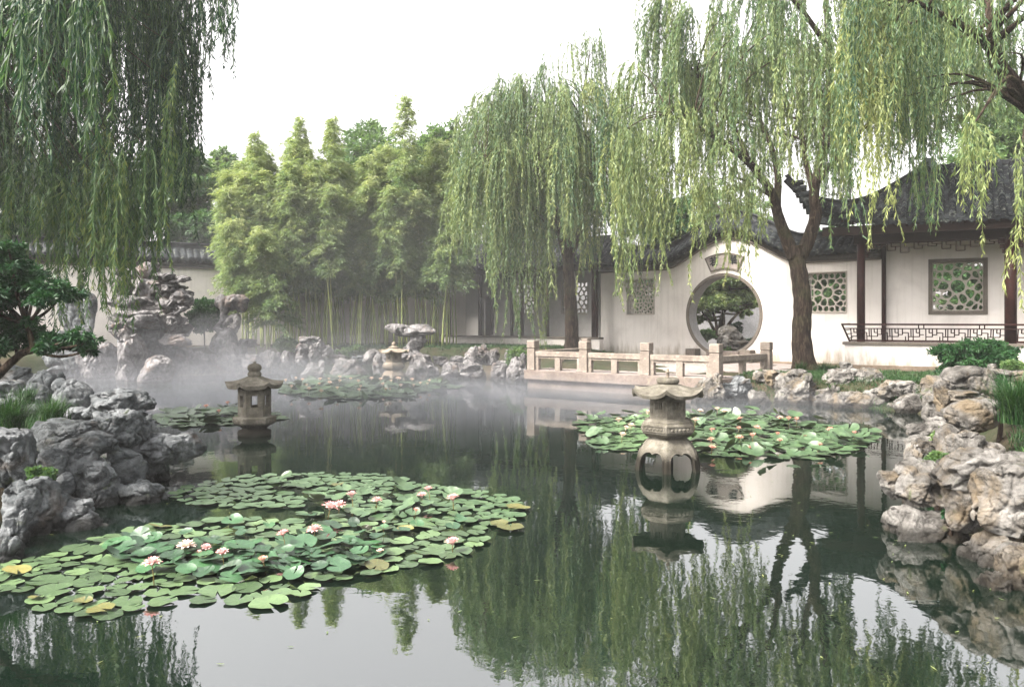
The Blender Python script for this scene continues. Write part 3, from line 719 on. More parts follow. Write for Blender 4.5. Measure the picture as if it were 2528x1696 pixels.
# roof
def ez(u): return 4.74 + 1.0*(max(0, .7-u)/2.4)**2.1
def hipv(u): return -.9 + .596*(u+1.7)
def zroof(u, v):
    w = max(0, (v+.80)/1.95); return ez(u)*(1-w) + 6.45*w - .22*math.sin(math.pi*min(1, w)) if u < 1.74 else 4.74*(1-w)+6.45*w-.22*math.sin(math.pi*min(1, w))
def rowpath(u):
    v1 = 1.15 if u > 1.74 else hipv(u); v0 = -.80 - .10*max(0, (.7-u)/2.4)
    if v1 <= v0+.05: return []
    return [(u, v0+(v1-v0)*k/8, zroof(u, v0+(v1-v0)*k/8)) for k in range(9)]
tile_roof('roof_tiles', pav, np.arange(-1.55, PL, .30), rowpath, .30, M['tile'], h=.150, course=.21, lip=.050)
# deck under the tiles + far slope + left slope
def deck():
    V = []; Fc = []; us = np.linspace(-1.68, PL, 40); nv = 9
    for u in us:
        v1 = 1.15 if u > 1.74 else max(hipv(u), -.88); v0 = -.78-.10*max(0, (.7-u)/2.4)
        for k in range(nv): v = v0+(v1-v0)*k/(nv-1); V.append((u, v, zroof(u, v)-.035))
    for i in range(len(us)-1):
        for k in range(nv-1): a = i*nv+k; Fc.append((a, a+nv, a+nv+1, a+1))
    o = MB().add(V, Fc).build('roof_deck', M['tile'], pav); m = o.modifiers.new('s', 'SOLIDIFY'); m.thickness = .06; m.offset = 1
    V = []; Fc = []
    for k in range(9):      # left hip slope, running up to the hip line
        t = k/8; u = -1.7+3.44*t; z = zroof(u, hipv(u))-.02
        for j in range(9):
            s = j/8; v = hipv(u)+(3.4-2*(hipv(u)+.9)-0)*s if False else hipv(u)*(1-s)+(3.2-hipv(u))*s; V.append((u, v, z if 0 < s < 1 else z))
    for i in range(8):
        for j in range(8): a = i*9+j; Fc.append((a, a+1, a+10, a+9))
    o = MB().add(V, Fc).build('side_roof', M['tile'], pav); m = o.modifiers.new('s', 'SOLIDIFY'); m.thickness = .10; m.offset = 0
    MB().add([(1.74, 1.15, 6.45), (PL, 1.15, 6.45), (PL, 3.3, 4.75), (-.2, 3.3, 4.75)], [(0, 1, 2, 3)]).build('rear_roof', M['tile'], pav)
deck()
# hip ridge sweeping up at the corner
hp = [(-1.95, -1.05, 6.12), (-1.72, -.92, 5.86), (-1.45, -.78, 5.62), (-1.1, -.55, 5.45), (-.7, -.31, 5.37), (-.3, -.07, 5.38)] + [(u, hipv(u), zroof(u, hipv(u))+.10) for u in (.1, .5, .9, 1.3, 1.74)]
hp = [Vector(p) for p in hp]
mb = MB()
for i in range(len(hp)-1):
    e = (hp[i+1]-hp[i]).normalized()*.02
    hgt = .16+.10*min(1, i/4)
    mb.bar(hp[i]-e, hp[i+1]+e, .15, hgt)
mb.build('hip_ridge', M['ridge'], pav, bevel=.015)
mb = MB()
for i in range(len(hp)-1): mb.bar(hp[i]+Vector((0, 0, .14)), hp[i+1]+Vector((0, 0, .14)), .22, .035)
mb.build('hip_cap', M['tile'], pav)
# round scalloped end tiles stepping down the corner
mb = MB()
for k in range(8):
    t = k/7; p = Vector((-1.86+.62*t, -1.0+.25*t, 5.98-1.15*t)); mb.tube([p, p+Vector((.35, .12, .06))], [.085, .085], 10)
mb.build('corner_tiles', M['tile'], pav)
MB().add([(-1.75, -.92, 5.85), (-1.2, -.75, 4.80), (-.3, -.65, 4.66), (-.3, -.3, 5.35), (-1.1, -.5, 5.42)], [(0, 1, 2, 3, 4)]).build('corner_board', M['tile'], pav).modifiers.new('s', 'SOLIDIFY').thickness = .12
rp = []
MB().box(1.6, PL, 1.05, 1.25, 6.40, 6.56).build('main_ridge', M['ridge'], pav, bevel=.03)
MB().plate([(1.35, 6.35), (1.95, 6.35), (2.0, 6.60), (1.86, 6.78), (1.70, 6.80), (1.55, 6.68)], [], 1.03, 1.27).build('ridge_end', m_plain('ridge_end_grey', (.16, .19, .19), .7, .2), pav, bevel=.03)
# rafters under the eave
mb = MB()
for k in range(34):
    u = -1.0+k*.28; mb.bar((u, -.74, ez(u)-.10), (u, .1, ez(u)+.34), .06, .06)
mb.build('rafters', M['beam'], pav)

# ---- stone terrace with balustrade
deckp = [(.35, 23.35), (5.15, 19.68), (7.45, 21.75), (9.2, 23.9), (9.75, 26.1), (4.2, 31.2), (3.2, 29.4), (2.6, 26.4)]
def prism(poly, z0, z1, name, mat, parent, bevel=0.0):
    n = len(poly); mb = MB(); mb.v = [(p[0], p[1], z0) for p in poly]+[(p[0], p[1], z1) for p in poly]
    mb.f = [tuple(range(n))[::-1], tuple(range(n, 2*n))]+[(i, (i+1) % n, n+(i+1) % n, n+i) for i in range(n)]
    return mb.build(name, mat, parent, bevel=bevel)
ter = thing('stone_terrace', 'pale granite terrace paved before the moon gate at the water edge', 'terrace', (0, 0, 0))
m, nt_, p_ = mat_new('terrace_paving'); v_ = coords(nt_)
br = nd(nt_, 'ShaderNodeTexBrick', Scale=1.0); br.inputs['Mortar Size'].default_value = .012; br.inputs['Brick Width'].default_value = 1.1; br.inputs['Row Height'].default_value = .38
br.inputs['Color1'].default_value = (.25, .215, .20, 1); br.inputs['Color2'].default_value = (.31, .275, .26, 1); br.inputs['Mortar'].default_value = (.09, .075, .065, 1)
nt_.links.new(v_, br.inputs['Vector']); nn = noise(nt_, v_, 6, 6, .65)
nt_.links.new(mixc(nt_, .6, br.outputs[0], ramp(nt_, nn.outputs[0], [(.3, (.65,)*3), (.7, (1.15,)*3)]).outputs[0], 'MULTIPLY'), p_.inputs['Base Color']); p_.inputs['Roughness'].default_value = .85
prism(deckp, .26, .526, 'top_slab', M['granite_step'], ter, .012)
prism([(.5, 23.42), (5.13, 19.9), (7.25, 21.8), (9.0, 24.0), (9.5, 26.1), (4.3, 30.9), (3.3, 29.3), (2.75, 26.4)], .50, .531, 'paving', m, ter)
inn = [(.46, 23.42), (5.13, 19.84), (7.3, 21.8), (9.0, 24.0), (9.5, 26.1), (4.3, 30.9), (3.3, 29.3), (2.75, 26.4)]
prism(inn, -.7, .258, 'base_course', M['granite_step'], ter, .01)
POSTS = {'a': (.62, 23.42), 'b': (2.05, 22.33), 'c': (3.58, 21.16), 'd': (5.12, 19.98), 'e': (6.95, 21.75), 'f': (2.42, 26.0)}
GP = 'carved granite balustrade posts'
def post(k, label, h=.86, w=.26):
    x, y = POSTS[k]; t = thing('balustrade_post', label, 'stone post', (x, y, .53), rad(-37), GP)
    MB().box(-w/2, w/2, -w/2, w/2, 0, h-.25).build('shaft', M['granite'], t, bevel=.008)
    MB().box(-w/2+.012, w/2-.012, -w/2+.012, w/2-.012, h-.25, h-.225).build('neck', M['granite'], t)
    hd = MB().box(-w/2-.008, w/2+.008, -w/2-.008, w/2+.008, h-.225, h).build('head', M['granite'], t, bevel=.022)
    mb = MB()
    for a in range(4):
        ca, sa = math.cos(a*math.pi/2), math.sin(a*math.pi/2)
        pts = [(math.cos(q)*(.055-.005*q), .113+math.sin(q)*(.045-.004*q)) for q in np.linspace(0, 7.5, 20)]
        mb.tube([((w/2+.008)*sa*1+pp[0]*ca, -(w/2+.008)*ca+pp[0]*sa, h-.225+pp[1]) for pp in pts], [.006]*20, 5)
    mb.build('carved_scroll', M['granite'], hd)
post('a', 'leftmost front granite post of the terrace balustrade'); post('b', 'granite post in front of the middle willow trunk')
post('c', 'granite post midway along the front of the terrace balustrade'); post('d', 'corner granite post of the balustrade right of the near lantern finial')
post('e', 'last granite post on the right before the willow'); post('f', 'rear granite post almost hidden behind the second front post', .86, .24)
def rail(a, b, label, half=True):
    A = Vector((*POSTS[a], .53)); B = Vector((*POSTS[b], .53)); L = (B-A).length; ang = math.atan2(B.y-A.y, B.x-A.x)
    t = thing('balustrade_rail', label, 'stone railing', A, ang, 'granite balustrade rails')
    e = .125
    MB().box(e, L-e, -.085, .085, .40, .55).build('handrail', M['granite'], t, bevel=.012)
    for (u0, u1) in ((e, e+.11), (L/2-.09, L/2+.09), (L-e-.11, L-e)): MB().box(u0, u1, -.065, .065, 0, .398).build('baluster', M['granite'], t, bevel=.006)
    MB().box(e+.11, L/2-.09, -.05, .05, .345, .397).build('rail_underside', M['granite'], t); MB().box(L/2+.09, L-e-.11, -.05, .05, .345, .397).build('rail_underside', M['granite'], t)
rail('a', 'b', 'left front stretch of granite railing'); rail('b', 'c', 'granite railing stretch just right of the middle willow trunk')
rail('c', 'd', 'granite railing stretch behind the near lantern finial'); rail('d', 'e', 'shaded granite railing running back towards the gate'); rail('a', 'f', 'granite railing running back from the leftmost post')
# ================================================================ ROCKS
def rock_mesh(kind, seed, res=46):
    r = np.random.default_rng(seed); g = np.linspace(-.62, .62, res); h = g[1]-g[0]
    X, Y, Z = np.meshgrid(g, g, g, indexing='ij'); P = np.stack([X, Y, Z], -1)
    wv = np.stack([fbm(P*2.1+9.1, 2, seed), fbm(P*2.1+31.7, 2, seed+5), fbm(P*2.1-17.3, 2, seed+9)], -1)
    Q = P + wv * (.10 if kind != 'smooth' else .05)
    d = np.full(X.shape, 9.0)
    def ell(c, s):
        q = (Q-np.array(c))/np.array(s); k = np.linalg.norm(q, axis=-1); return (k-1)*min(s)
    def smin(a, b, k):
        t = np.clip(.5+.5*(b-a)/k, 0, 1); return b*(1-t)+a*t-k*t*(1-t)
    if kind in ('lump', 'smooth', 'slab', 'tall'):
        s = {'lump': (.44, .42, .42), 'smooth': (.46, .44, .44), 'slab': (.50, .44, .36), 'tall': (.38, .38, .48)}[kind]
        e = 2.3 if kind == 'smooth' else 3.0
        d = ((np.abs(Q/np.array(s))**e).sum(-1)**(1/e)-1)*min(s)
        for k in range(2 if kind == 'smooth' else 6):
            a = r.uniform(0, 2*np.pi); c = np.array([np.cos(a)*.34, np.sin(a)*.34, r.uniform(-.25, .34)]); d = smin(d, ell(c, r.uniform(.10, .22, 3)), .03)
        for k in range(3 if kind == 'smooth' else 8):   # broken faces
            n = r.normal(size=3); n[2] *= .7; n /= np.linalg.norm(n); off = r.uniform(.29, .42); pl_ = (Q@n)-off; d = -smin(-d, -pl_, .022 if kind != 'smooth' else .10)
        for k in range({'lump': 8, 'smooth': 2, 'slab': 7, 'tall': 8}[kind]):       # scooped hollows, mostly low: overhangs
            a = r.uniform(0, 2*np.pi); z_ = r.uniform(-.42, .25); c = np.array([np.cos(a)*.46, np.sin(a)*.46, z_]); sr = r.uniform(.07, .17)
            h2 = np.linalg.norm((Q-c)/[1, 1, r.uniform(.45, .9)], axis=-1)-sr; d = -smin(-d, h2, .03)
    elif kind == 'pierced':
        for k in range(15):
            c = r.uniform(-.38, .38, 3)*[1, .6, 1.08]; s = r.uniform(.10, .22, 3)*[1.15, 1, .9]; d = smin(d, ell(c, s), .05)
        d = smin(d, ell((0, 0, -.2), (.30, .24, .34)), .06)
        for k in range(9):        # holes straight through, roughly across the view
            x, z = r.uniform(-.36, .36), r.uniform(-.2, .42); s = r.uniform(.035, .085)
            q = np.hypot((Q[..., 0]-x), (Q[..., 2]-z)/1.2)-s; d = -smin(-d, q, .03)
        for k in range(9):
            a = r.uniform(0, 2*np.pi); c = np.array([np.cos(a)*.42, -.25, np.sin(a)*.45]); s = r.uniform(.06, .13)
            h2 = np.linalg.norm(Q-c, axis=-1)-s; d = -smin(-d, h2, .03)
    elif kind == 'scholar':       # top-heavy standing stone with holes
        for c, s in (((.08, 0, .36), (.26, .17, .12)), ((-.14, 0, .34), (.13, .14, .14)), ((.27, 0, .26), (.11, .12, .12)), ((-.15, 0, .16), (.09, .12, .16)), ((-.02, 0, .02), (.16, .13, .13)),
                     ((.13, 0, -.06), (.11, .12, .12)), ((.16, 0, .07), (.06, .08, .10)), ((-.13, 0, -.12), (.13, .14, .14)), ((.02, 0, -.22), (.17, .15, .13)), ((-.06, 0, -.38), (.28, .24, .16)), ((.17, 0, -.40), (.20, .2, .12))):
            d = smin(d, ell(c, s), .04)
        for x, z, s in ((-.06, .17, .05), (.04, .0, .035), (.12, -.13, .045), (-.08, -.05, .03), (.1, .30, .03)):
            q = np.hypot(Q[..., 0]-x, Q[..., 2]-z)-s; d = -smin(-d, q, .03)
    elif kind == 'mushroom':      # wide cap leaning on a slanting stem
        for c, s in (((.0, 0, .32), (.44, .26, .13)), ((-.30, 0, .33), (.17, .2, .12)), ((.28, 0, .30), (.18, .2, .13)), ((.22, 0, .08), (.15, .17, .16)), ((.12, 0, -.10), (.14, .17, .14)), ((.0, 0, -.27), (.18, .2, .14)), ((.05, 0, -.42), (.34, .3, .13))):
            d = smin(d, ell(c, s), .04)
    # deep cracks, strata and grain
    Pw = P + wv*.12
    n1 = fbm(P*3.4+seed, 4, seed+2); r1 = np.abs(pn(Pw*2.4+seed*1.7, seed+3)); r2 = np.abs(pn(Pw*[4.5, 4.5, 8.0]-seed, seed+4))
    amp = .45 if kind == 'smooth' else 1.0
    d = d + amp*(.030*n1 + .055*np.exp(-(r1/.045)**2) + .020*np.exp(-(r2/.07)**2) - .03*np.clip(r1, 0, .5))
    d[0] = d[-1] = .1; d[:, 0] = d[:, -1] = .1; d[:, :, 0] = d[:, :, -1] = .1
    V, q = surfnet(d, np.array([-.62]*3), h)
    # keep the largest connected piece
    n = len(V); lab = np.arange(n)
    e = np.concatenate([q[:, [0, 1]], q[:, [1, 2]], q[:, [2, 3]], q[:, [3, 0]]])
    for _ in range(200):
        m = np.minimum(lab[e[:, 0]], lab[e[:, 1]]); old = lab.copy()
        np.minimum.at(lab, e[:, 0], m); np.minimum.at(lab, e[:, 1], m); lab = lab[lab]
        if (lab == old).all(): break
    big = np.bincount(lab).argmax(); keep = lab == big; mp = -np.ones(n, dtype=int); mp[keep] = np.arange(keep.sum()); V = V[keep]; q = mp[q[keep[q[:, 0]]]]
    lo, hi = V.min(0), V.max(0); V = (V-(lo+hi)/2)/(hi-lo)
    return V, q
ROCKS = {}
for k, sd in (('lump', 1), ('lump', 2), ('lump', 3), ('lump', 4), ('lump', 6), ('slab', 11), ('slab', 12), ('slab', 13), ('tall', 21), ('tall', 22), ('smooth', 31), ('smooth', 32), ('smooth', 33)):
    ROCKS.setdefault(k, []).append(rock_mesh(k, sd, 60))
for k, sd, rs in (('pierced', 41, 76), ('pierced', 47, 76), ('scholar', 51, 70), ('mushroom', 61, 56)): ROCKS.setdefault(k, []).append(rock_mesh(k, sd, rs))
_rc = {}
def rock(kind, cx, cy, w, h, d, label, mat, depth=None, rz=0.0, tilt=0.0, name='garden_rock', group=None, flip=False, to_water=False, drop=None):
    "cx,cy,w,h measured on the photograph (2528 scale) at distance d; becomes a real size in metres"
    lst = ROCKS[kind]; key = (kind, _rc.get(kind, 0) % len(lst)); _rc[kind] = _rc.get(kind, 0)+1
    V, q = lst[key[1]]; sx = w/F*d; sz = h/F*d; x = (cx-1264)/F*d; z = 2+(789-cy)/F*d; sx *= 1.10; sz *= 1.10
    if to_water:
        z0 = -.25; top = z+sz/2; sz = top-z0; z = (top+z0)/2
    if drop is not None and z-sz/2 > drop: top = z+sz/2; sz = top-drop; z = (top+drop)/2
    dp = depth if depth else (sx*.55+sz*.45)
    S = np.array([sx, dp, sz])*np.array([-1 if flip else 1, 1, 1])
    Vv = V*S; qq = q[:, ::-1] if flip else q
    fine = fbm(Vv*4.0+cx*.37, 3, 17)*.022 + .012*fbm(Vv*13+cx, 2, 9); nrm = Vv/np.maximum(np.linalg.norm(Vv, axis=1), 1e-3)[:, None]
    g1 = pn(Vv*3.4+cx*.21, 31); g2 = pn(Vv*[7.5, 7.5, 12.0]+cy*.13, 32); fine = fine - .034*np.exp(-(g1/.06)**2) - .015*np.exp(-(g2/.09)**2)
    Vv = Vv + nrm*(fine*min(1, max(sx, sz)))[:, None]
    o = mobj(name, np_mesh(name, Vv, [qq], mat, True))
    o.location = (x, d + (dp*.1), z); o.rotation_euler = (0, rad(tilt), rad(rz))
    return tag(o, label, 'rock', group)
C_, Wm, Fr = M['rock_cool'], M['rock_warm'], M['rock_far']
def batch(rows, sc, ox, oy, mat, group):
    for r in rows:
        kind, x, y, w, h, d, label = r[:7]; kw = r[7] if len(r) > 7 else {}
        m = kw.pop('mat', mat); g = kw.pop('group', group)
        if g == GL and d >= 10.3 and not kw.get('to_water'): kw['drop'] = .62
        rock(kind, ox+x/sc, oy+y/sc, w/sc, h/sc, d, label, m, group=g, **kw)
GL, GR, GF, GB, GT_ = 'rocks of the left bank', 'rocks of the right bank', 'rocks along the far shore', 'rocks below the willow and pavilion', 'stones of the far left rockery'
batch([
 ('slab', 130, 140, 330, 130, 13.2, 'pale misty rock lying behind all others of the left bank'),
 ('slab', 345, 165, 270, 110, 12.0, 'flat-topped grey rock crowning the back of the left bank'),
 ('smooth', 285, 335, 190, 250, 11.2, 'rounded dark boulder behind the grass of the left bank'),
 ('smooth', 550, 300, 280, 230, 11.0, 'smooth bluish boulder arching down behind the grass on the left', {'flip': True}),
 ('lump', 80, 260, 220, 150, 11.6, 'dark rugged rock at the left photo edge above the grass'),
 ('slab', 60, 380, 240, 130, 10.6, 'low dark rock at the left photo edge touching the grass'),
 ('smooth', 560, 425, 240, 60, 10.4, 'thin pale stone lying on the grass below the bluish boulder'),
 ('lump', 905, 385, 500, 235, 9.9, 'big layered pale-topped boulder high on the left bank against the mist'),
 ('lump', 1095, 545, 170, 190, 9.6, 'small dark rock wedged under the big layered boulder'),
 ('lump', 870, 580, 400, 310, 9.3, 'humped grey boulder between the flat overhang and the layered boulder'),
 ('slab', 545, 645, 660, 280, 8.9, 'broad flat grey overhanging rock in the middle of the left bank'),
 ('slab', 1270, 715, 470, 230, 9.7, 'cantilevered rough rock reaching out over the water on the left', {'depth': .9}),
 ('smooth', 420, 820, 230, 200, 8.6, 'smooth wedge of rock hanging below the flat overhang'),
 ('tall', 630, 900, 280, 380, 8.75, 'stone with a rusty brown face under the flat overhang', {'tilt': 12}),
 ('tall', 740, 970, 270, 300, 8.7, 'grey standing rock right of the rusty faced stone'),
 ('tall', 960, 880, 300, 300, 9.2, 'grey standing rock below the humped boulder', {'tilt': 20}),
 ('lump', 1140, 900, 280, 260, 9.9, 'dark rock in shade supporting the cantilevered rock', {'to_water': True}),
 ('slab', 1030, 1055, 420, 150, 8.8, 'low pointed slab at the waterline of the left bank', {'to_water': True}),
 ('lump', 80, 800, 300, 440, 7.9, 'tall cracked grey rock at the left photo edge'),
 ('lump', 210, 1130, 440, 330, 7.5, 'bulky cracked rock at the lower left of the left bank', {'to_water': True}),
 ('slab', 560, 1240, 490, 250, 7.7, 'pointed front boulder of the left bank jutting into the water', {'to_water': True}),
 ('smooth', 50, 1470, 150, 150, 6.6, 'small bluish rock low at the left photo edge', {'to_water': True}),
 ('lump', 60, 1300, 260, 190, 7.0, 'dark rock under the bulky cracked rock at the left edge', {'to_water': True}),
 ('smooth', 480, 1010, 150, 210, 8.5, 'narrow bluish stone left of the rusty faced stone'),
 ('lump', 770, 1060, 260, 150, 8.6, 'small stone at the water foot of the rusty faced stone', {'to_water': True}),
], 3.137, 0, 880, C_, GL)
batch([
 ('smooth', 640, 195, 275, 170, 9.6, 'rounded white boulder on top of the right bank'),
 ('lump', 450, 245, 170, 150, 9.7, 'pale hollowed rock left of the rounded white boulder'),
 ('tall', 428, 370, 130, 190, 9.5, 'tan pillar of rock under the hollowed rock'),
 ('tall', 505, 310, 110, 220, 9.3, 'slim grey stone standing under the rounded white boulder'),
 ('lump', 620, 310, 210, 110, 9.2, 'tan rock squeezed under the rounded white boulder'),
 ('smooth', 665, 410, 315, 190, 8.7, 'large pale domed boulder left of the long grass tuft'),
 ('smooth', 525, 565, 130, 200, 8.3, 'smooth egg-shaped stone under the pale domed boulder'),
 ('lump', 640, 605, 220, 190, 8.1, 'pale cracked rock with a pointed top above the big slab'),
 ('smooth', 770, 625, 150, 110, 8.1, 'small blue-grey rock beside the foot of the long grass'),
 ('slab', 350, 500, 160, 90, 9.0, 'thin layered rock at the left of the right bank by the small ferns'),
 ('lump', 335, 565, 110, 100, 8.8, 'little tan rock below the thin layered rock'),
 ('lump', 392, 590, 130, 100, 8.6, 'little pale rock below the small ferns'),
 ('tall', 310, 660, 100, 150, 8.6, 'narrow tan rock at the water below the ferns', {'to_water': True}),
 ('lump', 400, 820, 360, 280, 7.5, 'bulging pale rock with drooping folds over the right water'),
 ('lump', 200, 830, 160, 160, 7.7, 'knobbly small rock at the tip of the right bank'),
 ('slab', 770, 745, 540, 230, 6.9, 'big pale slab crossing the right bank below the grass'),
 ('lump', 905, 910, 380, 400, 6.5, 'massive dark-faced rock at the right photo edge'),
 ('tall', 655, 950, 280, 310, 7.0, 'tan faceted rock under the big pale slab'),
 ('slab', 430, 1075, 460, 180, 7.3, 'long low rock at the waterline of the right bank', {'to_water': True}),
 ('slab', 235, 1030, 200, 110, 7.6, 'small ledge rock at the left tip of the waterline', {'to_water': True}),
 ('lump', 835, 1180, 300, 230, 6.5, 'brown stepped rock low under the massive dark-faced rock', {'to_water': True}),
 ('tall', 920, 1330, 230, 280, 6.0, 'grey fluted rock in the lower right photo corner', {'to_water': True}),
 ('lump', 820, 1430, 190, 140, 5.95, 'small pale pointed rock at the lower right waterline', {'to_water': True}),
 ('lump', 890, 275, 250, 130, 10.2, 'light rugged rock at the right photo edge beside the fine dark shrub'),
 ('slab', 850, 180, 330, 90, 11.2, 'flat ledge stone behind the rounded white boulder'),
 ('tall', 795, 130, 60, 70, 12.2, 'small tan pointed stone before the round green shrub'),
 ('lump', 560, 470, 190, 150, 8.9, 'shaded rock between the domed boulder and the tan pillar'),
 ('lump', 470, 470, 150, 110, 8.9, 'small rock behind the yellowish fern'),
], 2.45, 2130, 860, Wm, GR)
batch([
 ('lump', 200, 280, 270, 220, 19.4, 'pale rock leaning on the terrace corner', {'to_water': True}),
 ('lump', 420, 330, 360, 260, 19.9, 'dark shaded rock under the terrace side railing', {'to_water': True, 'mat': C_}),
 ('lump', 690, 195, 140, 110, 19.9, 'small pale rock at the foot of the last terrace post'),
 ('lump', 810, 235, 170, 200, 19.7, 'pinkish rock left of the big boulder under the willow'),
 ('slab', 690, 385, 210, 110, 19.0, 'flat pale rock low by the water left of the big boulder', {'to_water': True}),
 ('lump', 1040, 300, 350, 330, 19.0, 'big pale boulder directly below the willow trunk', {'to_water': True, 'depth': 1.1}),
 ('lump', 1330, 380, 280, 200, 18.6, 'low dark hollowed rock right of the big willow boulder', {'to_water': True}),
 ('lump', 1500, 230, 320, 230, 18.9, 'rugged knobbly rock crest left of centre on the pavilion shore'),
 ('lump', 1770, 240, 320, 250, 18.6, 'rugged rock crest with a scooped hollow before the pavilion'),
 ('lump', 1520, 100, 110, 90, 19.1, 'small knob of rock on top of the shore crest'),
 ('slab', 1590, 420, 400, 160, 18.2, 'dark low ledge at the water under the rock crest', {'to_water': True}),
 ('lump', 1830, 430, 280, 230, 18.0, 'tan rock block at the water before the pavilion', {'to_water': True}),
 ('slab', 2010, 315, 320, 160, 17.6, 'pale overhanging flat rock right of the shore crest'),
 ('smooth', 2150, 460, 310, 210, 17.2, 'squarish tan rock at the water near the right bank', {'to_water': True}),
 ('lump', 1950, 480, 120, 110, 17.6, 'small tan rock between the block and the squarish rock', {'to_water': True}),
 ('slab', 2240, 325, 180, 110, 17.4, 'brown flat rock close behind the right bank rocks'),
 ('lump', 1200, 400, 160, 120, 18.8, 'small dark rock at the water under the willow', {'to_water': True}),
], 3.895, 1700, 880, Wm, GB)
batch([
 ('slab', 80, 350, 190, 130, 28.0, 'long flat rock right of the standing scholar stone', {'to_water': True}),
 ('lump', 225, 345, 140, 110, 28.2, 'small grey rock left of the perched rock stack', {'to_water': True}),
 ('lump', 440, 238, 210, 130, 27.6, 'white craggy rock perched on top of a stack left of the far lantern'),
 ('tall', 350, 320, 95, 180, 27.6, 'left leg stone of the perched rock stack'),
 ('tall', 465, 340, 110, 190, 27.5, 'pinkish leg stone of the perched rock stack'),
 ('lump', 552, 300, 110, 110, 27.6, 'pale rock at the right shoulder of the perched stack'),
 ('lump', 440, 430, 200, 130, 27.3, 'low rock at the water under the perched stack', {'to_water': True}),
 ('slab', 620, 360, 170, 80, 27.8, 'flat white rock between the perched stack and the far lantern'),
 ('lump', 815, 370, 130, 90, 27.8, 'dark bluish rock in the far shore row', {'mat': C_}),
 ('slab', 740, 420, 270, 130, 27.2, 'wide low grey rock at the water in the far shore row', {'to_water': True}),
 ('smooth', 920, 340, 130, 120, 27.6, 'pale leaning rock left of the far lantern'),
 ('smooth', 1000, 390, 120, 170, 27.4, 'rounded grey rock just left of the far lantern', {'to_water': True}),
 ('lump', 1340, 410, 260, 170, 27.2, 'wide pale rock at the foot of the mushroom-shaped stone', {'to_water': True}),
 ('lump', 1500, 375, 140, 80, 27.9, 'low row rock right of the mushroom-shaped stone'),
 ('lump', 1630, 370, 140, 80, 27.9, 'second low row rock right of the mushroom-shaped stone'),
 ('lump', 1785, 320, 190, 160, 27.3, 'upright white craggy rock between the far lantern and the terrace'),
 ('lump', 1920, 345, 120, 140, 27.3, 'smaller white rock touching the upright craggy rock'),
 ('lump', 1600, 440, 220, 110, 27.2, 'pinkish low rock at the water right of the far lantern', {'to_water': True}),
 ('lump', 1760, 450, 220, 120, 27.0, 'pinkish low rock under the upright craggy rock', {'to_water': True}),
 ('lump', 1990, 450, 180, 150, 26.8, 'misty low rock left of the terrace corner', {'to_water': True}),
 ('lump', 2120, 400, 160, 180, 25.8, 'pale rock touching the terrace left corner', {'to_water': True}),
 ('lump', 2080, 320, 110, 90, 26.6, 'small pale rock above the terrace corner rock'),
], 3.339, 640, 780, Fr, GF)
batch([
 ('pierced', 880, 470, 360, 230, 26.6, 'grey pierced crest of the rockery with two round holes', {'depth': 1.6}),
 ('smooth', 680, 330, 200, 150, 26.8, 'rounded white stone capping the rockery'),
 ('lump', 985, 575, 210, 150, 26.3, 'gaping rock on the right shoulder of the rockery'),
 ('slab', 500, 620, 400, 110, 26.0, 'long thin arm of rock reaching left from the rockery'),
 ('pierced', 450, 450, 230, 280, 26.8, 'pierced upright stone at the left of the rockery crest'),
 ('slab', 550, 785, 460, 170, 25.8, 'pale winged ledge low on the rockery'),
 ('pierced', 910, 760, 300, 330, 26.2, 'fluted grey stone below the gaping rock'),
 ('lump', 440, 890, 190, 160, 25.5, 'pale rock in mist at the left foot of the rockery'),
 ('lump', 520, 990, 240, 150, 25.3, 'folded pale rock in mist at the water of the rockery', {'to_water': True}),
 ('slab', 950, 970, 260, 120, 26.0, 'flat pale rock at the right foot of the rockery'),
 ('lump', 670, 640, 480, 560, 27.6, 'shaded core stone of the rockery'),
 ('lump', 700, 880, 560, 300, 27.0, 'dark base rock of the rockery', {'to_water': True, 'mat': C_}),
 ('scholar', 1435, 840, 330, 540, 27.6, 'tall standing scholar stone with holes before the white wall', {'depth': 1.2, 'name': 'scholar_stone'}),
 ('lump', 1450, 1070, 300, 160, 27.3, 'rugged base rock under the standing scholar stone', {'to_water': True}),
 ('lump', 1030, 1110, 150, 140, 27.0, 'small misty rock left of the long shore slab', {'to_water': True}),
 ('slab', 1170, 1140, 280, 130, 27.0, 'misty flat slab left of the scholar stone', {'to_water': True}),
 ('smooth', 750, 1180, 300, 130, 24.6, 'pale boulder almost lost in mist at the water', {'to_water': True}),
 ('slab', 1600, 1000, 180, 80, 28.6, 'small pale rock right behind the scholar stone'),
 ('lump', 1640, 1160, 200, 110, 27.2, 'low misty rock right of the scholar stone', {'to_water': True}),
 ('smooth', 60, 720, 330, 420, 27.4, 'bluish misty mass of rock at the far left', {'mat': C_}),
 ('lump', -90, 1000, 500, 330, 26.6, 'low bluish misty rock at the far left shore', {'to_water': True, 'mat': C_}),
 ('lump', 200, 1070, 330, 160, 26.3, 'low misty rock left of the folded pale rock', {'to_water': True}),
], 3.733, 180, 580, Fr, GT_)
rock('mushroom', 640+1245/3.339, 780+225/3.339, 390/3.339, 300/3.339, 27.5, 'mushroom-shaped stone with a wide rough cap behind the far lantern', Fr, depth=1.0, name='mushroom_stone')

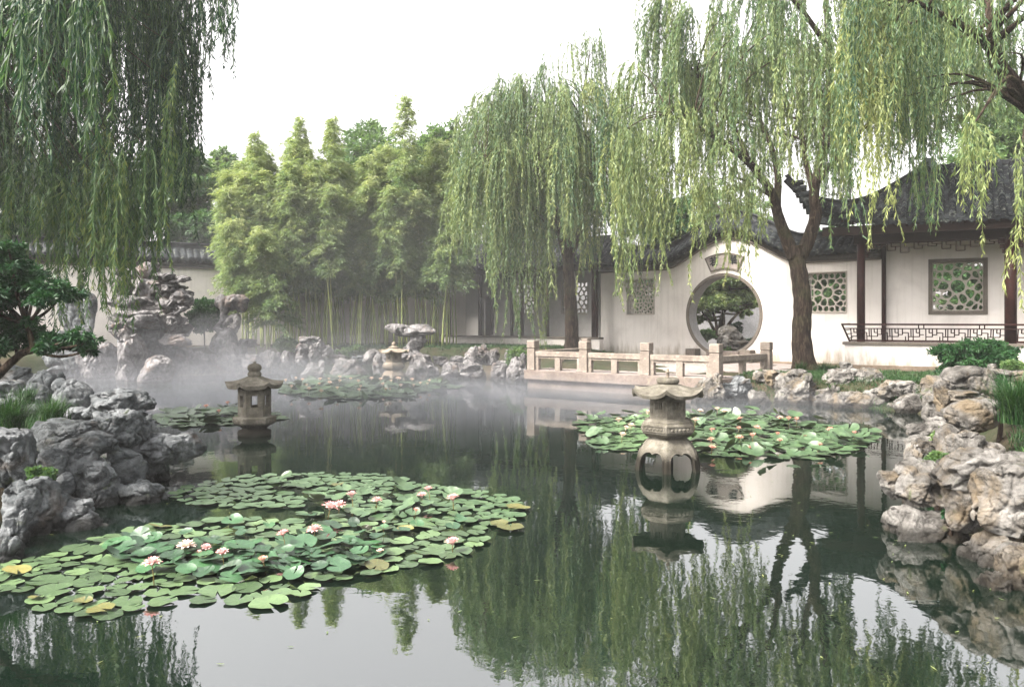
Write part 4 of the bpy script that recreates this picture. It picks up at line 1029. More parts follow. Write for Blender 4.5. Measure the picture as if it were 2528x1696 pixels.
# ================================================================ LANTERNS
def hexr(r, t, ph=0.0, n=6):
    a = (t-ph) % (2*math.pi/n) - math.pi/n; return r*math.cos(math.pi/n)/math.cos(a)
def lantern(name, label, x, y, z0, sc, mat, rz, kind, dark):
    t = thing(name, label, 'stone lantern', (x, y, z0), rz); t.scale = (sc,)*3
    N = 6; ph = 0.0
    def hx(mb, prof, n=48, cap=True, wav=0.0): return mb.lathe(prof, n, fn=lambda r, z, th: (hexr(r, th), z), cap=cap)
    zb = 0.0
    if kind in ('near', 'far'):
        # arched foot: six legs joined in a hexagonal dome with ogee openings
        nv = 12; V = []; Fq = []; R0, R1, H = .43, .24, .46; ub0 = .105
        def prof(s): return .485 - .13*s + .02*math.sin(s*3.14) - .10*s**6, H*s
        def open_h(u):
            a = min(1, abs(u-.5)/(.5-ub0)); return .64 - .17*a**5 - .055*max(0, 1-abs(u-.5)/.09)
        US = list(np.linspace(0, ub0, 5)) + list(np.linspace(ub0, 1-ub0, 25))[1:] + list(np.linspace(1-ub0, 1, 5))[1:]
        for f in range(6):
            for ua, ub in zip(US[:-1], US[1:]):
                um = (ua+ub)/2; op_ = ub0 < um < 1-ub0; la, lb = (open_h(ua), open_h(ub)) if op_ else (0.0, 0.0)
                segs = [(la, lb, 1.0, 1.0)] if op_ else [(0.0, 0.0, open_h(ub0), open_h(ub0)), (open_h(ub0), open_h(ub0), 1.0, 1.0)]
                for (l0, l1, h0, h1) in segs:
                    for k in range(nv):
                        q = []
                        for (u, l, hh, kk) in ((ua, l0, h0, k), (ub, l1, h1, k), (ub, l1, h1, k+1), (ua, l0, h0, k+1)):
                            s = l+(hh-l)*kk/nv; r, z = prof(s); th = (f+u)*math.pi/3; rr = hexr(r, th)*.86 + r*.14*.93
                            q.append((rr*math.cos(th), rr*math.sin(th), z))
                        V += q; bq = len(V)-4; Fq.append((bq, bq+1, bq+2, bq+3))
        me_ = MB(); me_.v = V; me_.f = Fq
        import bmesh
        o = me_.build('arched_foot', mat, t, smooth=True, recalc=False)
        bm = bmesh.new(); bm.from_mesh(o.data); bmesh.ops.remove_doubles(bm, verts=bm.verts, dist=.0008); bmesh.ops.recalc_face_normals(bm, faces=bm.faces); bm.to_mesh(o.data); bm.free()
        m = o.modifiers.new('s', 'SOLIDIFY'); m.thickness = .075; m.offset = -1
        if kind == 'near':  # raised lip round each opening
            lip = MB()
            for f in range(6):
                pts = []
                path_ = [(ub0, q) for q in np.linspace(0, open_h(ub0), 7)[:-1]] + [(u, open_h(u)) for u in np.linspace(ub0, 1-ub0, 25)] + [(1-ub0, q) for q in np.linspace(open_h(ub0), 0, 7)[1:]]
                for (u, h_) in path_:
                    r, z = prof(h_); th = (f+u)*math.pi/3; rr = hexr(r, th)*.86+r*.14*.93
                    pts.append(((rr+.004)*math.cos(th), (rr+.004)*math.sin(th), z))
                lip.tube(pts, [.011]*len(pts), 6)
            tag(lip.build('opening_lips', mat, o, smooth=True), kind='stuff')
        hx(MB(), [(.26, .455), (.27, .475), (.33, .50), (.37, .53), (.375, .545)]).build('tray_base', mat, t)
        hx(MB(), [(.375, .545), (.385, .55), (.385, .645), (.37, .655), (.355, .665), (.35, .69), (.31, .70), (.305, .712), (.27, .716)]).build('tray', mat, t, bevel=.004)
        mb = MB()
        for f in range(6):
            th = (f+.5)*math.pi/3; ap = .385*math.cos(math.pi/6); c, s = math.cos(th), math.sin(th)
            def L(a, z, e=0): return ((ap+e)*c - a*s, (ap+e)*s + a*c, z)
            for a0_, z0_, a1_, z1_ in ((-.16, .565, .16, .565), (-.16, .632, .16, .632), (-.16, .565, -.16, .632), (.16, .565, .16, .632)): mb.bar(L(a0_, z0_, .003), L(a1_, z1_, .003), .010, .010)
            for k in range(5): mb.tube([L(-.115+.0575*k, .590, -.01), L(-.115+.0575*k, .602, .012)], [.030, .013], 8)
        tag(mb.build('carved_panels', mat, t, bevel=0), kind='stuff')
        zb = .716; rb = .262; hb = .30
    else:
        MB().lathe([(.245, -.35), (.25, .02), (.262, .06), (.268, .10), (.255, .135), (.20, .15), (.195, .175)], 40).build('round_foot', mat, t, smooth=True)
        hx(MB(), [(.19, .165), (.235, .20), (.31, .235), (.335, .255), (.345, .27), (.345, .335), (.35, .345), (.33, .36), (.29, .365)]).build('tray', mat, t, bevel=.005)
        mb = MB()
        for f in range(6):
            th = (f+.5)*math.pi/3; ap = .345*math.cos(math.pi/6); c, s = math.cos(th), math.sin(th)
            pts = [((ap+.002)*c-a*s, (ap+.002)*s+a*c, z) for a, z in ((-.15, .28), (-.08, .325), (0, .285), (.08, .325), (.15, .28))]
            for i in range(4): mb.bar(pts[i], pts[i+1], .012, .012)
        tag(mb.build('carved_zigzag', mat, t), kind='stuff')
        zb = .365; rb = .262; hb = .475
    # fire box: six panels, each with its opening
    ap = rb*math.cos(math.pi/6); half = rb/2
    ow, o0, o1 = {'near': (.052, .13, .225), 'far': (.04, .10, .22), 'left': (.058, .16, .345)}[kind]
    fb = MB()
    for f in range(6):
        th = (f+.5)*math.pi/3; tmp = MB(); tmp.plate(rect(-half, half, 0, hb), [rect(-ow, ow, o0, o1)], 0, .05)
        c, s = math.cos(th), math.sin(th); b = len(fb.v)
        for v in tmp.v: a, dpt, z = v; k = 1-dpt/ap; fb.v.append(((ap-dpt)*c - a*k*s, (ap-dpt)*s + a*k*c, zb+z))
        fb.f += [tuple(b+i for i in q) for q in tmp.f]
    box = fb.build('fire_box', mat, t)
    mb = MB()
    for f in range(6):
        th = (f+.5)*math.pi/3; c, s = math.cos(th), math.sin(th)
        def L(a, z, e=.004): return ((ap+e)*c-a*s, (ap+e)*s+a*c, zb+z)
        if kind != 'left':
            for m_, zz in ((.095, (.035, hb-.03)),):
                mb.bar(L(-m_, zz[0]), L(m_, zz[0]), .008, .008); mb.bar(L(-m_, zz[1]), L(m_, zz[1]), .008, .008); mb.bar(L(-m_, zz[0]), L(-m_, zz[1]), .008, .008, (c, s, 0)); mb.bar(L(m_, zz[0]), L(m_, zz[1]), .008, .008, (c, s, 0))
        mb.bar(L(-half, .055), L(half, .055), .006, .014)
    tag(mb.build('panel_moulding', mat, box), kind='stuff')
    if kind == 'near':
        for f in range(6):
            th = (f+.5)*math.pi/3; tmp = MB(); holes = []
            for i in range(3):
                for j in range(5): holes.append(circ(-.034+.034*i, o0+.011+.0185*j, .0085 if (i+j) % 2 else .0105, 10, .1))
            tmp.plate(rect(-ow, ow, o0, o1), holes, .018, .03); c, s = math.cos(th), math.sin(th)
            g = MB(); g.f = tmp.f; g.v = [((ap-v[1])*c-v[0]*s, (ap-v[1])*s+v[0]*c, zb+v[2]) for v in tmp.v]; g.build('window_grille', mat, box)
    zr = zb+hb
    # roof with lifted corners
    RR = .515 if kind != 'left' else .455; th_ = .05 if kind != 'left' else .055
    n = 72; prof = [(0.0, .155), (.10, .15), (.13, .148), (.22, .118), (.32, .075), (.42, .038), (.49, .020), (RR, .018)]
    if kind == 'left': prof = [(0, .155), (.11, .155), (.16, .130), (.24, .095), (.33, .062), (.40, .042), (RR, .034)]
    V = []; 
    def lift(r, th):
        a = abs(((th) % (math.pi/3))-math.pi/6)/(math.pi/6); return (r/RR)**3*(.085*a**3 if kind != 'left' else .055*a**4)
    def rr_(r, th):
        k = (r/RR)**2; h_ = hexr(r/math.cos(math.pi/6)*.95, th); a = abs(((th) % (math.pi/3))-math.pi/6)/(math.pi/6)
        return r*(1-k)+(r*(.93+.09*a**2.5))*k
    mb = MB(); top = prof; bot = [(RR-.02, .018-th_*.9), (.30, -.012), (0.0, -.012)]; rings = []
    for (r, z) in top+bot:
        rings.append([(rr_(r, 2*math.pi*k/n)*math.cos(2*math.pi*k/n), rr_(r, 2*math.pi*k/n)*math.sin(2*math.pi*k/n), z+zr+.012+lift(r, 2*math.pi*k/n)+(.010*max(0, math.cos(6*(2*math.pi*k/n)))**6*(1 if .1 < r < RR else 0) if kind == 'left' else 0)) for k in range(n)])
    mb.v = [v for rg in rings for v in rg]
    for i in range(len(rings)-1):
        for k in range(n): mb.f.append((i*n+k, i*n+(k+1) % n, (i+1)*n+(k+1) % n, (i+1)*n+k))
    ro = mb.build('roof', mat, t, smooth=True); m = ro.modifiers.new('e', 'EDGE_SPLIT'); m.split_angle = rad(50)
    if kind == 'near':
        fn = MB().lathe([(.06, 0), (.135, .005), (.152, .025), (.155, .055), (.14, .078), (.12, .085), (.06, .08), (.035, .082)], 36, fn=lambda r, z, th: (r*(1+.04*math.cos(8*th)), z)).build('lotus_finial', mat, t, smooth=True); fn.location = (0, 0, zr+.158)
        MB().lathe([(.022, .08), (.018, .10), (.018, .15), (.03, .155), (.03, .165), (.016, .17), (.02, .185), (.012, .20)], 14).build('finial_tip', M['lantern_warm'], fn, smooth=True)
    elif kind == 'far':
        fn = MB().lathe([(.16, 0), (.17, .03), (.10, .06), (.06, .07), (.075, .10), (.075, .14), (.045, .19), (.01, .21)], 28).build('finial', mat, t, smooth=True); fn.location = (0, 0, zr+.155)
    else:
        fn = MB().lathe([(.075, 0), (.10, .02), (.112, .05), (.10, .085), (.085, .10), (.09, .105), (.112, .135), (.112, .175), (.09, .21), (.05, .225), (.02, .232), (.03, .25), (.01, .262)], 32).build('double_ball_finial', mat, t, smooth=True); fn.location = (0, 0, zr+.155)
    return t
pL = G(1524, 1068); lantern('stone_lantern', 'large grey stone lantern on an arched foot standing in the near water', pL.x, pL.y, -.04, 1.0, M['lantern'], rad(17), 'near', 0)
pM = G(581, 992); lantern('stone_lantern', 'grey stone lantern with double ball finial rising from the water at left', pM.x, pM.y, -.06, 1.06, M['lantern'], rad(17), 'left', 0)
pF = G(899, 872); lantern('stone_lantern', 'pale distant stone lantern behind the far lily patch', pF.x, pF.y, -.06, .98, M['lantern_warm'], rad(28), 'far', 0)
# ================================================================ FOLIAGE BUILDERS
def unit(a): return a/np.maximum(np.linalg.norm(a, axis=-1, keepdims=True), 1e-9)
def leaf_quads(P, D, L, Wd, roll=None, fold=0.0, mid=.42):
    "diamond leaves: base P, direction D (n,3), length L (n), width Wd (n)"
    n = len(P); rv = RNG.normal(size=(n, 3)) if roll is None else roll
    S = unit(np.cross(D, rv)); c = P + D*(L*mid)[:, None]
    sag = np.array([0, 0, -1.0])*(L*fold)[:, None]
    V = np.stack([P, c - S*(Wd/2)[:, None], P + D*L[:, None] + sag, c + S*(Wd/2)[:, None]], 1).reshape(-1, 3)
    return V, np.arange(4*n).reshape(n, 4)
def willow_strands(tops, lens, outs, seed, density, leafL, leafW, tintb, swing=.55, stems=True):
    """tops (n,3), lens (n), outs (n,3) horizontal push; returns verts, quads, tint"""
    r = np.random.default_rng(seed); n = len(tops)
    cnt = np.maximum(6, (lens*density)).astype(int); sid = np.repeat(np.arange(n), cnt); N = len(sid)
    t = r.random(N)**.92
    ph = r.random((n, 2))*6.28; am = r.uniform(.02, .07, n)
    def pos(s, t):
        L = lens[s]; rise = .22*np.sin(np.clip(t*5, 0, np.pi))*np.clip(L, 0, 2)*.35
        h = outs[s]*(1-np.exp(-4.5*t))[:, None]
        q = tops[s] + h; q[:, 2] += rise - L*t
        q[:, 0] += am[s]*np.sin(t*L*2.2+ph[s, 0])*t*2; q[:, 1] += am[s]*np.sin(t*L*1.9+ph[s, 1])*t*2
        return q
    P = pos(sid, t); T = unit(pos(sid, np.minimum(t+.03, 1.03))-P)
    az = r.random(N)*6.283; lat = np.stack([np.cos(az), np.sin(az), np.zeros(N)], -1); sp = r.uniform(.25, .95, N)
    D = unit(T + lat*sp[:, None] + np.array([0, 0, -.25])); L = leafL*r.uniform(.6, 1.25, N)*(1-.35*np.clip((t-.85)/.15, 0, 1))
    V, Q = leaf_quads(P, D, L, leafW*r.uniform(.7, 1.3, N)); 
    tn = np.clip(tintb[sid] + r.normal(0, .10, N) + .10*t, 0, 1); tint = np.repeat(tn, 4)
    if stems:
        K = 9; tt = np.linspace(0, .98, K); S = []
        for k in range(K): S.append(pos(np.arange(n), np.full(n, tt[k])))
        S = np.stack(S, 1); w = .0045; A = S + np.array([w, 0, 0]); B = S - np.array([w, 0, 0]); sv = np.stack([A, B], 2).reshape(-1, 3); b = len(V)
        i = np.arange(n*K*2).reshape(n, K, 2); q = np.stack([i[:, :-1, 0], i[:, :-1, 1], i[:, 1:, 1], i[:, 1:, 0]], -1).reshape(-1, 4)+b
        V = np.concatenate([V, sv]); Q = np.concatenate([Q, q]); tint = np.concatenate([tint, np.full(len(sv), .75)])
    return V, Q, tint
def smooth_path(pts, n=5):
    "Catmull-Rom"
    P = [Vector(p) for p in pts]; P = [P[0]*2-P[1]]+P+[P[-1]*2-P[-2]]; out = []
    for i in range(1, len(P)-2):
        for k in range(n):
            t = k/n; a, b, c, d = P[i-1], P[i], P[i+1], P[i+2]
            out.append(.5*((2*b)+(c-a)*t+(2*a-5*b+4*c-d)*t*t+(3*b-a-3*c+d)*t**3))
    out.append(P[-2]); return out
def limb(mb, pts, r0, r1, n=10, rough=.0):
    S = smooth_path(pts); m = len(S); rs = []
    for i in range(m): f = i/(m-1); rs.append((r0*(1-f)+r1*f)*(1+rough*math.sin(i*2.1)))
    mb.tube(S, rs, n, cap=True); return S
def willow_tree(label, base, trunk, limbs, bundles, seed, mat, density, leafL, leafW, trunk_r, name='willow_tree', twig_every=1, tint_mu=.45, spread=.28, nstr=(9, 17), extra=None):
    """bundles: list of (x,y,ztop,length,outx,outy,tint)"""
    r = np.random.default_rng(seed); base = Vector(base)
    t = thing(name, label, 'tree', base); off = base
    mb = MB(); nodes = []
    tp = [Vector(p)-off for p in trunk]
    S = smooth_path(tp, 6); m = len(S); rs = []
    for i in range(m):
        f = i/(m-1); rs.append(trunk_r*(1+.55*math.exp(-f*14))*(1-.22*f)*(1+.04*math.sin(i*1.7)))
    mb.tube(S, rs, 20)
    lp = []
    for (pts, r0, r1) in limbs:
        s = limb(mb, [Vector(p)-off for p in pts], r0, r1, 10, .03); lp += [(q, r0*(1-i/len(s))+r1*i/len(s)) for i, q in enumerate(s) if i > 2]
    b0 = off; B = np.array([[b[0]-b0.x, b[1]-b0.y, b[2]-b0.z] for b in bundles])
    LP = np.array([tuple(q[0]) for q in lp]); LR = np.array([q[1] for q in lp])
    tw = MB()
    for i, b in enumerate(B):
        if i % twig_every: continue
        dd = np.linalg.norm((LP-b)*[1, 1, .8], axis=1) + np.maximum(0, LP[:, 2]-b[2]+.2)*1.5; j = int(dd.argmin()); a = Vector(LP[j]); c = Vector(b); D = (c-a).length
        if D > 5.5: continue
        mid = a.lerp(c, .5)+Vector((r.normal(0, .12)*D*.4, r.normal(0, .12)*D*.4, D*.14))
        rr = min(LR[j]*.6, .012+.012*D); tw.tube(smooth_path([a, mid, c], 4), list(np.linspace(rr, .006, 9)), 5, cap=False)
    me = mb.build('trunk', M['bark'], t, smooth=True)
    if tw.v: tag(tw.build('branches', M['bark'], t, smooth=True, recalc=False), kind='stuff')
    tops = []; lens = []; outs = []; tint = []
    for i, bb in enumerate(bundles):
        x, y, zt, L, ox, oy, tn = bb[:7]; k = int(r.integers(nstr[0], nstr[1])); sp = spread*r.uniform(.6, 1.3)
        if len(bb) > 7: k = bb[7]; sp = bb[8]
        a = r.random(k)*6.283; rad_ = np.sqrt(r.random(k))*sp
        tops.append(np.stack([B[i, 0]+np.cos(a)*rad_*.6, B[i, 1]+np.sin(a)*rad_*.6, B[i, 2]+r.normal(0, .18, k)], -1))
        lens.append(L*r.uniform(.45, 1.08, k)); outs.append(np.stack([ox+np.cos(a)*rad_, oy+np.sin(a)*rad_, np.zeros(k)], -1)); tint.append(np.full(k, tn)+r.normal(0, .06, k))
    V, Q, tn = willow_strands(np.concatenate(tops), np.concatenate(lens), np.concatenate(outs), seed+1, density, leafL, leafW, np.concatenate(tint))
    mobj('crown', np_mesh('crown', V, [Q], mat, False, tn), t)
    return t
def dome_bundles(c, R, ztop, zmid, zlow, n, seed, tint=.45, ry=None, gap=None, inner=.25, minlen=1.2, maxlen=4.5, keep=None):
    """bundles hanging from a dome: centre c (x,y), radius R, dome top ztop, rim height zmid; tips reach about zlow(x,y)"""
    r = np.random.default_rng(seed); out = []; ry = ry or R; k = 0
    while len(out) < n and k < n*40:
        k += 1
        a = r.random()*6.283; q = math.sqrt(inner**2+(1-inner**2)*r.random()) if r.random() < .75 else math.sqrt(r.random())
        lump = 1+.14*math.sin(3*a+seed)+.09*math.sin(7*a+seed*2)
        x = c[0]+math.cos(a)*q*R*lump; y = c[1]+math.sin(a)*q*ry*lump
        zt = zmid+(ztop-zmid)*math.sqrt(max(0, 1-q**2))*r.uniform(.72, 1.0)+r.normal(0, .2)
        if r.random() < .45: zt = zmid*.55+zt*.45 if zt > zmid else zt   # second, lower tier
        zl = zlow(x, y) if callable(zlow) else zlow
        L = min(maxlen, max(minlen, (zt-zl)*r.uniform(.55, 1.05))) if r.random() < .6 else r.uniform(minlen, maxlen*.75)
        if zt-L < zl-.3: L = max(.6, zt-zl+r.uniform(-.2, .3))
        b = (x, y, zt, L, math.cos(a)*.35*r.uniform(.4, 1.3), math.sin(a)*.35*r.uniform(.4, 1.3), float(np.clip(tint+r.normal(0, .16), .02, .98)))
        if keep and not keep(b): continue
        out.append(b)
    return out
def clump_tree(name, label, cat, base, trunk, blobs, seed, mat, nleaf, leafL, leafW, tr=.12, group=None, flat=.75, tint=.5, limbs=True, shell=.55):
    "blobs: (x,y,z,r) clusters in world space; leaves fill lumpy shells"
    r = np.random.default_rng(seed); base = Vector(base); t = thing(name, label, cat, base, 0, group)
    if trunk:
        mb = MB(); S = limb(mb, [Vector(p)-base for p in trunk], tr, tr*.45, 12, .05)
        if limbs:
            for (x, y, z, rr) in blobs:
                c = Vector((x, y, z))-base; j = min(range(len(S)), key=lambda q: (S[q]-c).length + max(0, S[q].z-c.z)*2); a = S[j]
                if (c-a).length > .25: limb(mb, [a, a.lerp(c, .5)+Vector((0, 0, -.08*(c-a).length)), c], max(.012, tr*.42), .008, 6)
        mb.build('trunk', M['bark'], t, smooth=True)
    w = np.array([b[3]**2 for b in blobs]); w = w/w.sum(); Vs = []; Qs = []; T = []; off = 0
    for bi, (x, y, z, rr) in enumerate(blobs):
        n = int(nleaf*w[bi]); nc = max(5, int(n/38)); cd = unit(r.normal(size=(nc, 3))); cr = (r.random(nc)**(1/3*shell+.12))
        cc = cd*cr[:, None]*rr*[1, 1, flat]*(1+.25*pn(cd*2.2+bi*3.1+seed, 3))[:, None]; cid = r.integers(0, nc, n); ct = r.normal(0, .13, nc)
        p = cc[cid]+r.normal(0, 1, (n, 3))*rr*.13*[1, 1, .6]; D = unit(cd[cid]*.7+r.normal(0, .55, (n, 3))+[0, 0, -.12])
        P = p+np.array([x-base.x, y-base.y, z-base.z]); V, Q = leaf_quads(P, D, leafL*r.uniform(.6, 1.3, n), leafW*r.uniform(.7, 1.2, n), fold=.1)
        Vs.append(V); Qs.append(Q+off); off += len(V); T.append(np.repeat(np.clip(tint+ct[cid]+r.normal(0, .09, n), 0, 1), 4))
    mobj('crown' if trunk else 'foliage', np_mesh('crown', np.concatenate(Vs), [np.concatenate(Qs)], mat, False, np.concatenate(T)), t)
    return t
def blobs_in(c, R, n, seed, rr=(.5, .9)):
    r = np.random.default_rng(seed); out = []
    for _ in range(n):
        d = r.normal(size=3); d /= np.linalg.norm(d); q = r.random()**.4
        out.append((c[0]+d[0]*q*R[0], c[1]+d[1]*q*R[1], c[2]+d[2]*q*R[2], r.uniform(*rr)))
    return out

# ================================================================ THE WILLOWS
# right willow in front of the white wall
D0 = 22.4
tr_ = [W(1838, 842, D0), W(1829, 770, D0), W(1832, 700, D0), W(1826, 640, D0), W(1818, 590, D0), W(1816, 562, D0)]
tr_[0].z = .45
limbs_ = [([W(1814, 590, D0), W(1795, 545, D0), W(1778, 500, D0-.1), W(1760, 440, D0-.3), W(1712, 375, D0-.6), W(1650, 325, D0-1.0), W(1590, 290, D0-1.5), W(1530, 262, D0-2.0)], .20, .025),
          ([W(1772, 480, D0-.1), W(1775, 400, D0+.1), W(1755, 320, D0+.3), W(1715, 230, D0+.4), W(1690, 120, D0+.2)], .12, .02),
          ([W(1824, 590, D0), W(1846, 545, D0), W(1862, 490, D0+.1), W(1858, 440, D0+.2), W(1872, 370, D0+.2), W(1885, 290, D0), W(1893, 160, D0-.1), W(1885, 20, D0-.2), W(1880, -110, D0-.2)], .21, .04),
          ([W(1858, 440, D0+.2), W(1838, 360, D0+.8), W(1826, 250, D0+1.2), W(1815, 120, D0+1.4)], .11, .02),
          ([W(1862, 420, D0+.2), W(1920, 350, D0-.3), W(1985, 280, D0-.8), W(2050, 230, D0-1.2)], .10, .02),
          ([W(1875, 350, D0+.2), W(1930, 260, D0+1.2), W(1990, 180, D0+2.2), W(2060, 130, D0+3)], .09, .02),
          ([W(1712, 375, D0-.6), W(1660, 260, D0-.4), W(1600, 180, D0-.2), W(1540, 120, D0)], .07, .015),
          ([W(1893, 160, D0), W(1950, 60, D0-.6), W(2020, -20, D0-1.4), W(2090, -60, D0-2)], .08, .02),
          ([W(1885, 100, D0), W(1800, -10, D0-.5), W(1700, -60, D0-1), W(1600, -60, D0-1)], .08, .02)]
def zlow_r(x, y):
    X = (x/y*F+1264)/K
    prof = [(1380, 560), (1420, 700), (1500, 580), (1560, 540), (1600, 460), (1650, 470), (1690, 460), (1740, 460), (1780, 420), (1830, 420), (1880, 600), (1920, 520), (1960, 440), (2010, 380), (2080, 330), (2140, 300), (2200, 280)]
    Y = np.interp(X, [p[0] for p in prof], [p[1] for p in prof]); return 2+(789-Y*K)/F*y
bl = dome_bundles((8.1, 22.0), 4.7, 12.6, 7.4, zlow_r, 150, 5, .50, ry=3.6, maxlen=3.6)
def place(X, Y0, Y1, d, tn=.6, ox=0, oy=-.15):
    a = W(X, Y0, d); b = W(X, Y1, d); return (a.x, a.y, a.z, a.z-b.z, ox, oy, tn)
for (X, Y0, Y1) in ((1420, 300, 700), (1455, 270, 620), (1480, 280, 690), (1545, 240, 640), (1585, 260, 560), (1640, 330, 590), (1675, 380, 640), (1725, 400, 610), (1400, 330, 560), (1510, 330, 560), (1608, 420, 560)):
    bl.append(place(X, Y0, Y1, 20.4+random.uniform(-.5, .5), random.uniform(.55, .85)))
willow_tree('big willow with a forked dark trunk right of the moon gate', (8.2, D0, .45), tr_, limbs_, bl, 21, M['willow'], 42, .150, .026, .27, spread=.30)
# middle willow behind the terrace
D1 = 27.8
tr_ = [W(1306, 800, D1), W(1304, 720, D1), W(1300, 650, D1), W(1296, 590, D1)]; tr_[0].z = .7
limbs_ = [([W(1298, 610, D1), W(1280, 540, D1), W(1268, 470, D1), W(1240, 390, D1), W(1205, 310, D1), W(1180, 220, D1)], .15, .02),
          ([W(1296, 600, D1), W(1300, 520, D1), W(1305, 440, D1), (W(1312, 330, D1)), W(1330, 220, D1), W(1345, 130, D1)], .15, .02),
          ([W(1298, 600, D1), W(1325, 520, D1), W(1345, 440, D1), W(1375, 370, D1), W(1410, 290, D1)], .13, .02),
          ([W(1280, 540, D1), W(1220, 480, D1-1), W(1160, 420, D1-2), W(1110, 360, D1-2.5)], .08, .02),
          ([W(1325, 520, D1), W(1370, 470, D1-1.5), W(1430, 420, D1-2.5)], .08, .02),
          ([W(1305, 440, D1), W(1280, 330, D1+1), W(1250, 230, D1+1.5), W(1230, 170, D1+1.5)], .08, .02)]
def zlow_m(x, y):
    X = (x/y*F+1264)/K
    prof = [(1030, 540), (1060, 640), (1120, 640), (1150, 720), (1190, 760), (1230, 760), (1270, 640), (1330, 620), (1380, 660), (1440, 640), (1490, 600)]
    Y = np.interp(X, [p[0] for p in prof], [p[1] for p in prof]); return 2+(789-Y*K)/F*y
bl = dome_bundles((1.25, 27.4), 3.0, 10.9, 6.6, zlow_m, 130, 9, .45, ry=2.7, maxlen=4.6)
for (X, Y0, Y1, d) in ((1300, 100, 300, 27.5), (1345, 85, 330, 27.4), (1370, 90, 300, 27.6), (1250, 150, 380, 27.3), (1140, 180, 420, 26.8), (1110, 215, 480, 26.6), (1075, 260, 560, 26.6), (1050, 265, 540, 27), (1190, 170, 400, 27), (1420, 190, 480, 26.6), (1450, 230, 560, 26.5), (1215, 480, 780, 25.8), (1180, 430, 760, 25.8), (1130, 420, 720, 25.9), (1240, 520, 790, 25.6), (1280, 180, 420, 27)):
    bl.append(place(X, Y0, Y1, d, random.uniform(.4, .65)))
willow_tree('pale green willow in the middle behind the granite railing', (2.05, D1, .7), tr_, limbs_, bl, 31, M['willow'], 36, .165, .028, .24, spread=.34)
# near willow filling the upper left
D2 = 12.6
def far_(p, k=1.26): return (p[0]*k, p[1]*k, 2+(p[2]-2)*k)
tr_ = [(-12.1, 16.4, .3)] + [far_(p) for p in ((-9.5, 12.9, 2.5), (-9.2, 12.8, 4.2), (-9.0, 12.7, 5.4))]
limbs_ = [([far_(p) for p in l], a_, b_) for (l, a_, b_) in (([(-9.0, 12.7, 5.2), (-8.2, 12.2, 6.4), (-7.0, 11.6, 7.4), (-5.8, 11.0, 7.9)], .18, .03), ([(-9.0, 12.7, 5.0), (-8.4, 11.2, 6.2), (-7.4, 9.9, 7.1), (-6.2, 9.3, 7.6)], .16, .03),
          ([(-9.1, 12.7, 5.2), (-9.0, 13.6, 7.0), (-8.0, 14.0, 8.4), (-6.6, 13.6, 9.2)], .16, .03), ([(-7.0, 11.6, 7.4), (-6.2, 12.4, 7.9), (-5.2, 12.6, 8.2), (-4.5, 12.2, 8.1)], .08, .02),
          ([(-8.2, 12.2, 6.3), (-7.9, 11.0, 6.0), (-7.2, 10.0, 5.8)], .07, .02))]
def zlow_l(x, y):
    X = (x/y*F+1264)/K
    prof = [(-200, 820), (0, 800), (60, 780), (100, 740), (170, 680), (230, 720), (300, 680), (345, 560), (400, 560), (430, 420), (450, 330), (480, 240), (520, 200), (560, 190)]
    Y = np.interp(X, [p[0] for p in prof], [p[1] for p in prof]); return 2+(789-Y*K)/F*y
def keep_l(b):
    X = (b[0]+b[4])/(b[1]+b[5])*F/K+1264/K; return X < 415
bl = dome_bundles((-9.6, 14.6), 4.9, 11.4, 8.4, zlow_l, 165, 13, .40, ry=4.0, maxlen=7.4, minlen=2.6, keep=keep_l)
for (X, Y0, Y1, d, tn) in ((475, -120, 240, 9.6, .3), (505, -130, 205, 9.8, .25), (490, -120, 150, 9.7, .3), (460, -100, 300, 9.9, .35), (520, -120, 120, 9.6, .3), (425, 0, 330, 9.9, .3), (450, 150, 430, 10.2, .35), (532, -110, 190, 9.4, .3), (448, -60, 300, 10, .3), (440, 0, 400, 10.4, .3), (405, 200, 600, 9.2, .75), (395, 100, 420, 9.4, .25), (380, 50, 380, 9.8, .2),
                           (330, 330, 690, 9.0, .7), (300, 360, 700, 9.2, .65), (260, 380, 700, 8.8, .8), (215, 400, 740, 8.8, .6), (345, 250, 600, 9.6, .35), (170, 420, 620, 9, .8), (240, 300, 640, 9.3, .85), (280, 420, 690, 9.5, .7), (360, 300, 560, 9.8, .6), (190, 430, 700, 9.3, .7), (315, 420, 640, 9.9, .5), (130, 400, 640, 9.4, .6), (90, 380, 600, 9.1, .7), (30, 380, 620, 9.2, .6), (415, 250, 480, 9.9, .3), (60, 0, 260, 7.4, .45), (200, -40, 340, 7.2, .5), (150, 0, 300, 7.6, .4), (100, -40, 330, 7.1, .42)):
    bl.append(place(X, Y0, Y1, d*1.36 if d > 8 else d*1.15, tn) + ((6, .13) if X > 436 else (8, .18) if X > 380 else ()))
willow_tree('near willow whose dark hanging branches fill the upper left', (-12.1, 16.4, .3), tr_, limbs_, bl, 41, M['willow_dark'], 38, .15, .020, .36, spread=.30, nstr=(9, 17))
